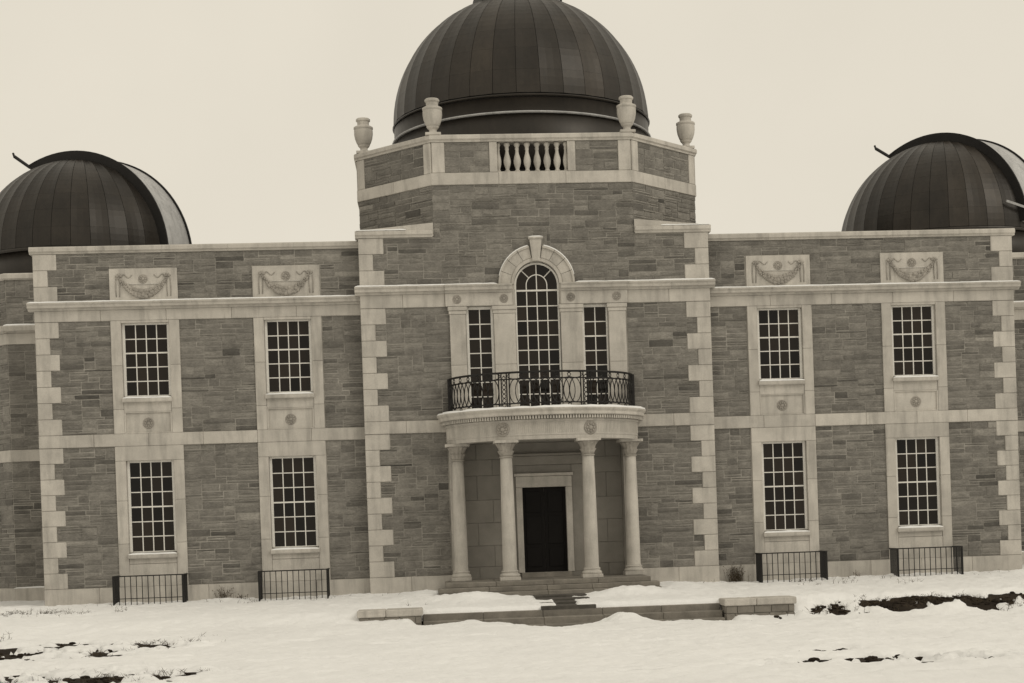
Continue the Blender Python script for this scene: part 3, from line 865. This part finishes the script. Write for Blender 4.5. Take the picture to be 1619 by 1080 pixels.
# porch floor and steps
for k, (x0, x1, yf, zt) in enumerate(((-2.85, 2.68, -2.32, .20), (-3.05, 2.88, -2.66, .07), (-3.05, 2.88, -2.98, -.06))):
    xs = [x0, x0+1.35, x0+2.9, x0+4.1, x1]
    for a, b_ in zip(xs, xs[1:]): block('porch_step', CEN, a, b_, zt-.135 if k < 2 else -.6, zt, .05 if k == 0 else yf+.6, yf, 'step', B, .012, .003)
mb = MB(); mb.box(-2.84, 2.67, -2.0, .75, -.5, .062); mb.build('porch_bed', 'step', B)
mb = MB(); mb.box(-2.3, 2.3, -.0, .6, .19, .205); mb.build('porch_floor', 'step', B)
# antae beside the recess, recess walls of ashlar, door case
for s_ in (-1, 1):
    a, b_ = sorted((s_*2.30, s_*2.62))
    for za, zb in ((.2, 1.5), (1.5, 2.75), (2.75, 4.0)): block('anta_stone', CEN, a, b_, za, zb, .5, -.06, 'lime', B, .008, .003)
mb = MB(); mb.box(-2.4, 2.4, .55, .9, .1, 4.3); mb.box(-2.35, 2.35, -.1, .56, 4.05, 4.3); rec = mb.build('porch_recess_wall', 'mortar', B)
zrows = [.2, .55, 1.15, 1.80, 2.45, 3.15, 3.60, 4.05]
for j, (za, zb) in enumerate(zip(zrows, zrows[1:])):
    off = .0 if j % 2 else .45
    for side in (-1, 1):
        xs = [-2.30]+[q for q in (-2.30+off+.9*k for k in range(0, 3)) if -2.25 < q < -1.25]+[-1.12]
        for a, b_ in zip(xs, xs[1:]):
            a2, b2 = (a, b_) if side < 0 else (-b_+(.06 if b_ == -1.12 else 0), -a)
            block('ashlar_block', CEN, a2, b2, za, zb, .56, .50, 'shaded_ashlar', rec, .006, .003)
block('ashlar_block', CEN, -1.12, 1.18, 3.72, 4.05, .56, .50, 'shaded_ashlar', rec, .006, .003)
DX = .05
dc = empty('door_case', (0, 0, 0), 0, B)
def dbox(name, x0, x1, y0, y1, z0, z1, mat='lime', c=.01, par=dc):
    mb = MB(); mb.box(x0, x1, y0, y1, z0, z1, c); return mb.build(name, mat, par)
dbox('outer_jamb', DX-1.15, DX-.80, .42, .58, .34, 3.40, 'shaded_ashlar'); dbox('outer_jamb', DX+.80, DX+1.15, .42, .58, .34, 3.40, 'shaded_ashlar')
dbox('plinth', DX-1.18, DX-.72, .39, .58, .2, .34, 'shaded_ashlar'); dbox('plinth', DX+.72, DX+1.18, .39, .58, .2, .34, 'shaded_ashlar')
dbox('outer_head', DX-1.15, DX+1.15, .42, .58, 3.405, 3.66, 'shaded_ashlar'); dbox('outer_cornice', DX-1.22, DX+1.22, .34, .58, 3.665, 3.73, 'shaded_ashlar')
dbox('architrave_jamb', DX-.80, DX-.62, .36, .60, .34, 2.765); dbox('architrave_jamb', DX+.62, DX+.80, .36, .60, .34, 2.765)
dbox('architrave_head', DX-.80, DX+.80, .36, .60, 2.77, 3.08); dbox('architrave_cap', DX-.84, DX+.84, .31, .60, 3.085, 3.17)
dbox('frieze', DX-.80, DX+.80, .44, .58, 3.175, 3.40, 'shaded_ashlar')
dbox('threshold', DX-.72, DX+.72, .25, .75, .2, .345, 'step')
dr = empty('door', (0, 0, 0), 0, B)
for s_ in (-1, 1):
    a, b_ = sorted((DX+s_*.003, DX+s_*.63)); lf = dbox('door_leaf', a, b_, .52, .546, .35, 2.78, 'door', .004, dr)
    for za, zb in ((.5, 1.05), (1.15, 1.95), (2.05, 2.65)): dbox('door_panel', a+.1, b_-.1, .50, .53, za, zb, 'door', .012, lf)

# balcony railing
rail = empty('balcony_railing', (0, 0, 0), 0, B)
RA = .10
P, L = earc(241, RA); P = [(x, y) for x, y in P if y < .02]
Pn = np.array(P); S_ = np.r_[0, np.cumsum(np.hypot(*np.diff(Pn, axis=0).T))]; LT = S_[-1]
def rp(s_, z):
    s_ = min(max(s_, 0), LT)
    return (float(np.interp(s_, S_, Pn[:, 0])), float(np.interp(s_, S_, Pn[:, 1])), z)
ZR0 = 4.86
def along(z, r, name):
    mb = MB(); mb.tube([rp(q, z) for q in np.linspace(0, LT, 90)], r, 6); mb.build(name, 'iron', rail)
along(ZR0+.97, .029, 'handrail'); along(ZR0+.79, .017, 'rail'); along(ZR0+.13, .017, 'rail'); along(ZR0+.02, .017, 'rail')
sc_ = [S_[int(np.argmin(abs(Pn[:, 0]-xx)+(Pn[:, 1] > -.9)*9))] for xx in (1.14, -1.08)]
for s0 in (.30, LT-.30):
    mb = MB(); q = rp(s0, 0); mb.box(q[0]-.055, q[0]+.055, q[1]-.055, q[1]+.055, ZR0-.03, ZR0+.98, .01); mb.build('newel', 'iron', rail)
posts = [.05*k for k in range(7)]+[LT-.05*k for k in range(7)]
for c in sc_: posts += [c-.15, c-.075, c+.075, c+.15]
for s0 in posts:
    mb = MB(); mb.tube([rp(s0, ZR0-.03), rp(s0, ZR0+.97)], .019, 5); mb.build('post', 'iron', rail)
for c in sc_:
    mb = MB()
    for k in range(7):
        z = ZR0+.10+.12*k; mb.tube([(rp(c+.045*math.sin(t), 0)[0], rp(c+.045*math.sin(t), 0)[1], z+.055*math.cos(t)) for t in np.linspace(0, 2*PI, 11)[:-1]], .011, 4, True)
        mb.blob((rp(c, 0)[0], rp(c, 0)[1], z+.06), .02)
    mb.build('scroll_panel', 'iron', rail)
def oval(s0, z, hw, hh, name, r):
    mb = MB(); mb.tube([rp(s0+hw*math.sin(t), z+hh*math.cos(t)) for t in np.linspace(0, 2*PI, 19)[:-1]], r, 4, True); mb.build(name, 'iron', rail)
spans = [(0.05, sc_[0]-.15), (sc_[0]+.15, sc_[1]-.15), (sc_[1]+.15, LT-.05)]
for a, b_ in spans:
    n = round((b_-a)/.165); st = (b_-a)/n
    for k in range(1, n): oval(a+k*st, ZR0+.46, st*.98, .33, 'oval', .0145)
    for k in range(1, n, 2):
        oval(a+k*st, ZR0+.88, st*1.3, .085, 'flat_oval', .0125); oval(a+k*st, ZR0+.075, st*1.3, .055, 'flat_oval', .0125)

# ------------------------------------------------------------------ domes
def dome(name, label, cx, cy, cz, R, zbase, ng, nr, az, sw, phi0, phi1, raise_, beam, group=None, rings=()):
    D = empty(name, (cx, cy, cz)); tag(D, label, 'dome', group)
    mb = MB()
    prof = [(R-.03, zbase-cz), (R-.03, 0)]+[((R-.03)*math.cos(a), (R-.03)*math.sin(a)) for a in np.linspace(.05, PI/2-.02, 24)]
    mb.lathe(prof, n=72); mb.build('dome_shell', 'copper_dark', D, smooth=True)
    # skirt rings
    for z, r, h in rings or ((-.05, R+.05, .10), (zbase-cz+.32, R+.09, .09)):
        mb = MB(); mb.lathe([(R-.04, z), (r, z), (r+.02, z+h*.5), (r, z+h), (R-.04, z+h)], n=72); mb.build('skirt_ring', 'pale_metal' if z == -.52 else 'copper', D, smooth=False)  # lower ring in the pale metal: its highlight line is painted by colour
    mb = MB(); mb.lathe([(R, zbase-cz), (R, -.05)], n=72); mb.build('drum_skirt', 'copper', D, smooth=True)
    # sheets of the shell, row by row
    rg = random.Random(int(R*1000)+int(cx*10)); gore = [rg.choice((.8, .9, 1., 1., 1.1, 1.2, 1.4)) for _ in range(ng)]
    els = np.linspace(.02, math.radians(83), nr+1); dth = 2*PI/ng
    for j in range(nr):
        key = ('panel', R, ng, j)
        if key not in CACHE:
            mb = MB(); n = 4; vs = []; fs = []
            g = .006/R
            for rr_ in (R, R-.035):
                for q in range(n):
                    e = els[j]+g*.25+(els[j+1]-els[j]-.5*g)*q/(n-1)
                    for p in range(n):
                        t = -dth/2+g/math.cos(e)+(dth-2*g/math.cos(e))*p/(n-1)
                        rr2 = rr_+(.022 if rr_ == R and p in (0, n-1) else 0)
                        vs.append((rr2*math.cos(e)*math.cos(t), rr2*math.cos(e)*math.sin(t), rr2*math.sin(e)))
            for q in range(n-1):
                for p in range(n-1): fs.append((q*n+p, q*n+p+1, (q+1)*n+p+1, (q+1)*n+p))
            ring = list(range(n))+[k*n+n-1 for k in range(1, n)]+[(n-1)*n+i for i in range(n-2, -1, -1)]+[k*n for k in range(n-2, 0, -1)]
            for a, b_ in zip(ring, ring[1:]+ring[:1]): fs.append((a, a+n*n, b_+n*n, b_))
            mb.add(vs, fs); CACHE[key] = mb.mesh('shell_panel', 'copper', False)
        for i in range(ng):
            pn = link('shell_panel', CACHE[key], D, (0, 0, 0), dth*i); pn.color = (1, 1, 1, gore[i]*rg.uniform(.88, 1.12))
    # shutter band over the observing slit
    d = Vector((math.cos(az), math.sin(az), 0)); s_ = Vector((-d.y, d.x, 0))
    def band(mb, u0, u1, r0, r1, n=30, a0=phi0, a1=phi1):
        vs = []; fs = []
        for ph in np.linspace(a0, a1, n):
            e = d*math.sin(ph)+Vector((0, 0, math.cos(ph)))
            for u, r in ((u0, r0), (u1, r0), (u1, r1), (u0, r1)): vs.append(e*r+s_*u)
        for i in range(n-1):
            for k in range(4):
                k2 = (k+1) % 4; fs.append((i*4+k, i*4+k2, i*4+4+k2, i*4+4+k))
        fs += [(0, 1, 2, 3), tuple((n-1)*4+k for k in (3, 2, 1, 0))]
        mb.add(vs, fs)
    sh = empty('shutter', (0, 0, 0), 0, D)
    mb = MB(); band(mb, -sw/2+.05, sw/2-.05, R-.3, R+raise_-.06); mb.build('cover', 'pale_metal', sh)
    for a in (-1, 1):
        mb = MB(); u0, u1 = sorted((a*(sw/2-.06), a*sw/2)); band(mb, u0, u1, R-.3, R+raise_); mb.build('side_rail', 'copper_dark', sh)
    if beam:
        e = d*math.sin(phi0)+Vector((0, 0, math.cos(phi0))); tg = -(d*math.cos(phi0)-Vector((0, 0, math.sin(phi0))))
        for a in (-1,):
            p = e*(R+raise_*.6)+s_*a*(sw/2-.04); q = p+(tg*.8+Vector((0, 0, .85))).normalized()*.72
            mb = MB(); mb.tube([p-tg*.3, p, q], .055, 4); mb.tube([q-Vector((0, 0, .02)), q+tg*.05+Vector((0, 0, .14))], .035, 4); mb.build('beam', 'copper_dark', sh)
    if beam == 2:
        e = d*math.sin(phi1-.12)+Vector((0, 0, math.cos(phi1-.12))); p = e*(R+.14)-s_*(sw/2)
        mb = MB(); mb.tube([p, p+Vector((-.62, -.12, .18))], .05, 4); mb.build('latch_arm', 'pale_metal', sh)
    return D
R_C = 3.96
dome('observatory_dome', 'large dark copper dome rising behind the balustraded parapet of the central drum', .04, 4.97, 14.10, 3.96, 11.55, 36, 8,
     math.radians(97), 2.5, math.radians(-13), math.radians(88), .34, False, None, ((-.52, R_C+.06, .06), (-.02, R_C+.03, .06)))
azs = math.radians(-22)
dome('observatory_dome', 'smaller dark copper dome with arched shutter, over the wing away from the bare earth bank', TWX[0], TY, 10.75, 3.38, 9.5, 36, 8,
     azs, 1.55, math.radians(-24), math.radians(86), .21, True, 'domes over the wing ends')
dome('observatory_dome', 'smaller dark copper dome with arched shutter, over the wing beside the bare earth bank', TWX[1], TY, 10.78, 3.53, 9.5, 36, 8,
     math.radians(-52), 1.55, math.radians(-26), math.radians(86), .21, 2, 'domes over the wing ends')

# ------------------------------------------------------------------ urns on the parapet
up_ = [(.20, 0), (.20, .05), (.13, .07), (.105, .11), (.11, .15), (.16, .20), (.18, .24)]
ub_ = [(.15, .22), (.20, .29), (.245, .42), (.268, .56), (.272, .66), (.262, .70), (.282, .71), (.282, .76), (.25, .78)]
uc_ = [(.25, .78), (.20, .80), (.17, .83), (.175, .92), (.205, .94), (.21, .99), (.18, 1.02), (.05, 1.03)]
mb = MB(); mb.lathe(ub_, n=24, lobes=[.02, .025, .025, .02, 0, 0, 0, 0, 0, 12]); UB = mb.mesh('bowl', 'lime', True)
mb = MB(); mb.box(-.22, .22, -.22, .22, -.03, .045, .01); mb.lathe(up_[1:], n=20); UF = mb.mesh('foot', 'lime')
mb = MB(); mb.lathe(uc_, n=24); UC = mb.mesh('lid', 'lime')
for x, y, lab in ((-OA+.07, .13, 'pale carved stone urn on the parapet corner flanking the balustrade'), (OA-.07, .13, 'pale carved stone urn on the parapet corner flanking the balustrade'),
                  (-OA-OW+.20, OW+.06, 'pale carved stone urn at the outer end of the slanting parapet'), (OA+OW-.20, OW+.06, 'pale carved stone urn at the outer end of the slanting parapet')):
    u = empty('stone_urn', (x, y, 12.755)); tag(u, lab, 'urn', 'urns beside the balustrade' if 'flanking' in lab else 'urns at the outer parapet ends')
    link('foot', UF, u); link('bowl', UB, u); link('lid', UC, u)

# ------------------------------------------------------------------ area railings
def area_railing(xc, label):
    r = empty('area_railing', (xc, WY, -.1)); tag(r, label, 'railing', 'iron railings below the ground floor windows')
    yf, hw, h = -.90, .935, .78
    for x in (-hw, hw):
        mb = MB(); mb.box(x-.022, x+.022, yf-.022, yf+.022, -.25, h, .004); mb.build('corner_post', 'iron', r)
        mb = MB(); mb.box(x-.022, x+.022, yf+.023, -.06, h-.03, h); mb.build('side_rail', 'iron', r)
        for k in range(1, 8):
            mb = MB(); mb.box(x-.011, x+.011, yf+.11*k-.011, yf+.11*k+.011, -.25, h-.03); mb.build('side_bar', 'iron', r)
    mb = MB(); mb.box(-hw+.022, hw-.022, yf-.020, yf+.020, h-.03, h); mb.build('top_rail', 'iron', r)
    mb = MB(); mb.box(-hw+.022, hw-.022, yf-.012, yf+.012, .14, .16); mb.build('lower_rail', 'iron', r)
    mb = MB(); mb.box(-.010, .010, -.010, .010, -.25, h-.03); bar = mb.mesh('bar', 'iron')
    for k in range(1, 12): link('bar', bar, r, (-hw+2*hw*k/12, yf, 0))
for x in WIN_X:
    pos = 'beside the central block' if abs(x) < 9 else 'near the outer corner'
    wing = 'of the wing by the bare earth bank' if x > 0 else 'of the wing away from the earth bank'
    area_railing(x-.02 if x < 0 else x, 'black iron railing '+pos+' '+wing)

# ------------------------------------------------------------------ terrace steps, cheek walls, path
ST = empty('terrace_steps', (.2, -6.6, -.8)); tag(ST, 'wide low stone steps between two cheek walls, half buried in snow', 'steps')
for k, (yf, zt) in enumerate(((-6.2, -.42), (-6.55, -.58), (-6.9, -.74))):
    n = 5; xs = np.linspace(STEP_X0+.01, STEP_X1-.01, n+1)
    for a, b_ in zip(xs, xs[1:]):
        wd = b_-a-.006; key = ('step', round(wd, 3))
        if key not in CACHE:
            mb = MB(); mb.box(-wd/2, wd/2, 0, .45, -.30, 0, .012); CACHE[key] = mb.mesh('step', 'step')
        link('step', CACHE[key], ST, ((a+b_)/2-.2, yf+6.6, zt+.8))
def cheek(x0, x1, zt, label, rows):
    c = empty('cheek_wall', ((x0+x1)/2, -6.5, -.9)); tag(c, label, 'wall', 'cheek walls of the terrace steps')
    hw = (x1-x0)/2
    mb = MB(); mb.box(-hw+.04, hw-.04, -.26, .46, -.2, zt+.9-.17); mb.build('core', 'mortar', c)
    xs = [-hw-.03, -.1, hw+.03]
    for a, b_ in zip(xs, xs[1:]):
        mb = MB(); mb.box(a+.003, b_-.003, -.34, .54, zt+.9-.17, zt+.9, .02); mb.build('coping', 'lime', c)
    h = .19; zz = zt+.9-.17
    for j in range(rows):
        n = 4; off = (.0 if j % 2 else .14)
        xb = [-hw+.02]+[-hw+.02+(2*hw-.04)*(i+.5+off)/n for i in range(0, n)]+[hw-.02]
        for a, b_ in zip(xb, xb[1:]):
            if b_-a < .05: continue
            mb = MB(); mb.box(a+.005, b_-.005, -.29-random.uniform(0, .012), -.2, zz-h+.005, zz-.005, .012); o_ = mb.build('block', 'step', c)
        for s_ in (-1, 1):
            for a, b_ in ((-.24, .08), (.09, .45)):
                mb = MB(); q = sorted((s_*(hw-.1), s_*(hw-.012))); mb.box(q[0], q[1], a, b_, zz-h+.005, zz-.005, .012); mb.build('block', 'step', c)
        zz -= h
cheek(-4.98, -3.47, -.25, 'low stone cheek wall sunk deep in snow, one course showing below its coping', 3)
cheek(3.90, 5.63, -.30, 'taller stone cheek wall with courses showing below its coping, beside the earth bank', 3)
pth = MB()
for k in range(4): pth.box(-.55, .80, -6.2+.83*k+.004, -6.2+.83*(k+1)-.004, -.6, -.33+.055*k, .01)
tag(pth.build('path', 'path'), 'dark stone path cleared of snow between porch and terrace steps', 'path', kind='structure')

# ------------------------------------------------------------------ snow lying on ledges
LS = MB(); rs = random.Random(5)
def ledge(fr, x0, x1, y0, y1, z, th=.035, step=.09):
    n = max(2, int((x1-x0)/step)); vs = []; fs = []
    for i in range(n+1):
        x = x0+(x1-x0)*i/n
        t = th*(.55+.9*float(fbm(np.array(x*2.3+z*7), np.array(z*3.1), 3)))*(0.3 if i in (0, n) else 1)
        e = rs.uniform(-.008, .008)
        for (y, zz) in ((y0+e, -.004), (y0+e+.006, t*.8), ((y0+y1)/2, t), (y1, t*.9)):
            vs.append(fr.w(x, y, z+zz))
    for i in range(n):
        for k in range(3): fs.append((i*4+k, (i+1)*4+k, (i+1)*4+k+1, i*4+k+1))
    LS.add(vs, fs)
for sgn in (-1, 1):
    a, b_ = sorted((sgn*(XB+.01), sgn*(XW+.14))); ledge(WING, a, b_, -.225, -.02, 8.293, .035)
    a, b_ = sorted((sgn*1.1, sgn*(XB+.12))); ledge(CEN, a, b_, -.22, -.02, 8.493, .04)
    a, b_ = sorted((sgn*3.6, sgn*(XB+.04))); ledge(CEN, a, b_, -.09, .4, 10.075, .03)
for tx, k0 in ((TWX[0], -1), (TWX[1], 1)):
    a, b_ = tx-1.65, tx+1.65; ledge(Fr(0, TY-TR), a, b_, -.22, 0, 8.295, .05); ledge(Fr(0, TY-TR), a, b_, -.045, 0, .32, .04)
for x in WIN_X:
    for z in (5.69, 1.33): ledge(WING, x-.66, x+.66, -.122, .06, z-.085, .045)
    ledge(WING, x-.4, x+.4, -.075, -.04, 8.80-.02, .001)
for k in range(26):
    a0, a1 = .22+(PI-.44)*k/26, .22+(PI-.44)*(k+1)/26
    if abs((a0+a1)/2-PI/2) < .2: continue
    t0, t1 = .03*math.sin(a0)**.5, .03*math.sin(a1)**.5
    vs = []
    for a, t in ((a0, t0), (a1, t1)):
        for r, y in ((1.078, -.098), (1.08+t, -.09), (1.08+t, -.01)): vs.append((ARC[0]+r*math.cos(a), y, ARC[1]+r*math.sin(a)))
    LS.add(vs, [(0, 3, 4, 1), (1, 4, 5, 2)])
ledge(CEN, ARC[0]-.2, ARC[0]+.2, -.2, .0, 9.80, .03)
P, L = earc(150, .45); Q, _ = earc(150, .0)
vs = []; fs = []
for i, ((x, y), (x2, y2)) in enumerate(zip(P, Q)):
    t = .03+.045*float(fbm(np.array(i*.22), np.array(2.), 3))
    vs += [(x, min(y, -.001), 4.825), (x+(x2-x)*.03, min(y, -.001)*.98, 4.83+t), (x+(x2-x)*.5, min(y2, 0)*.5+min(y, 0)*.5, 4.84+t*1.2), (x2, min(y2, .0), 4.845+t)]
for i in range(len(P)-1):
    for k in range(3): fs.append((i*4+k, (i+1)*4+k, (i+1)*4+k+1, i*4+k+1))
LS.add(vs, fs)
LS.add([(x, min(y, .0), 4.875) for x, y in Q], [tuple(range(len(Q)))])
o = LS.build('ledge_snow', 'snow', smooth=True); tag(o, 'thin lines of snow lying on cornices, sills and balcony', 'snow', kind='stuff')

# ------------------------------------------------------------------ dry weeds
GRASS = MB()
def weed(x, y, h, n, spread, label, seed):
    r = random.Random(seed); z0 = float(ground_z(np.array(x), np.array(y)))-.03
    mb = MB()
    for k in range(n):
        a = r.uniform(0, 2*PI); L = h*r.uniform(.45, 1.); lean = r.uniform(.1, 1.)*spread
        bx, by = r.gauss(0, spread*.35), r.gauss(0, .06)
        pts = [(bx+lean*L*q*q*math.cos(a), by+lean*L*q*q*math.sin(a)*.5, L*q+.0) for q in (0, .35, .7, 1)]
        mb.tube(pts, [.006, .005, .004, .002], 3)
        for q in range(r.randint(1, 4)):
            t = r.uniform(.4, 1); i = min(2, int(t*3)); p = Vector(pts[i]).lerp(Vector(pts[i+1]), t*3-i if t < 1 else 1)
            e = p+Vector((r.uniform(-.1, .1), r.uniform(-.06, .06), r.uniform(.0, .09)))
            mb.tube([p, e], [.004, .001], 3)
            if label and r.random() < .5: mb.blob(e, r.uniform(.008, .018), n=4, m_=3)
    if label is None:
        GRASS.add([(p[0]+x, p[1]+y, p[2]+z0) for p in mb.v], mb.f); return
    o = mb.build('dry_weed', 'weed', None, (x, y, z0)); tag(o, label, 'weed', 'dry weeds in the snow')
weed(5.45, .16, .62, 75, .35, 'large dry bush against the plinth where wing meets central block', 1)
weed(-9.0, .12, .55, 34, .28, 'dry weed clump against the plinth between two iron railings', 2)
weed(-8.55, .10, .30, 16, .25, 'small dry weed tuft next to the clump between two railings', 3)
weed(8.95, .1, .35, 12, .25, 'sparse dry weed at the plinth between railings beside the earth bank', 4)
for k, (x, y, h, n) in enumerate(((-13.2, -2.7, .22, 40), (-14.0, -2.6, .25, 45), (-14.8, -2.5, .2, 40), (-12.5, -3.0, .2, 18), (-11.3, -2.6, .28, 8), (-6.6, -.9, .2, 10), (-8.2, -1.1, .2, 10),
                                  (8.0, -2.2, .35, 10), (9.6, -3.2, .3, 10), (10.9, -7.2, .25, 14), (-7.3, -.8, .16, 8), (-12.9, -8.3, .35, 9), (-3.7, -4.6, .2, 6), (6.9, -2.6, .22, 8))):
    weed(x, y, h, n, .5, None, 20+k)
rg_ = random.Random(77)
for k in range(150):
    px, py, a_, b__, s_ = rg_.choice(PATCH[:14])
    weed(px+rg_.gauss(0, a_*.6), py+rg_.gauss(0, b__*.6), rg_.uniform(.06, .16), 7, .6, None, 200+k)
for k in range(70):
    weed(rg_.uniform(-14, 14), rg_.uniform(-.9, .1), rg_.uniform(.12, .26), 4, .5, None, 500+k)
tag(GRASS.build('dry_grass', 'weed'), 'thin dry grass sticking out of the snow', 'grass', kind='stuff')

# clods of earth on the bare bank
cl = MB(); rc = random.Random(9)
for k in range(520):
    px, py, a, b_, s_ = rc.choice(PATCH[:12]+PATCH[14:17])
    x = px+rc.gauss(0, a*.5); y = py+rc.gauss(0, b_*.5)
    z = float(ground_z(np.array(x), np.array(y)))
    cl.blob((x, y, z+.015), rc.uniform(.015, .055), (rc.uniform(1, 2.2), 1, rc.uniform(.5, .9)), 6, 4)
tag(cl.build('earth_clods', 'earth'), 'loose dark clods of earth on the bare patches', 'earth', kind='stuff')
print('stones', len(STONES), 'objects', len(bpy.data.objects))
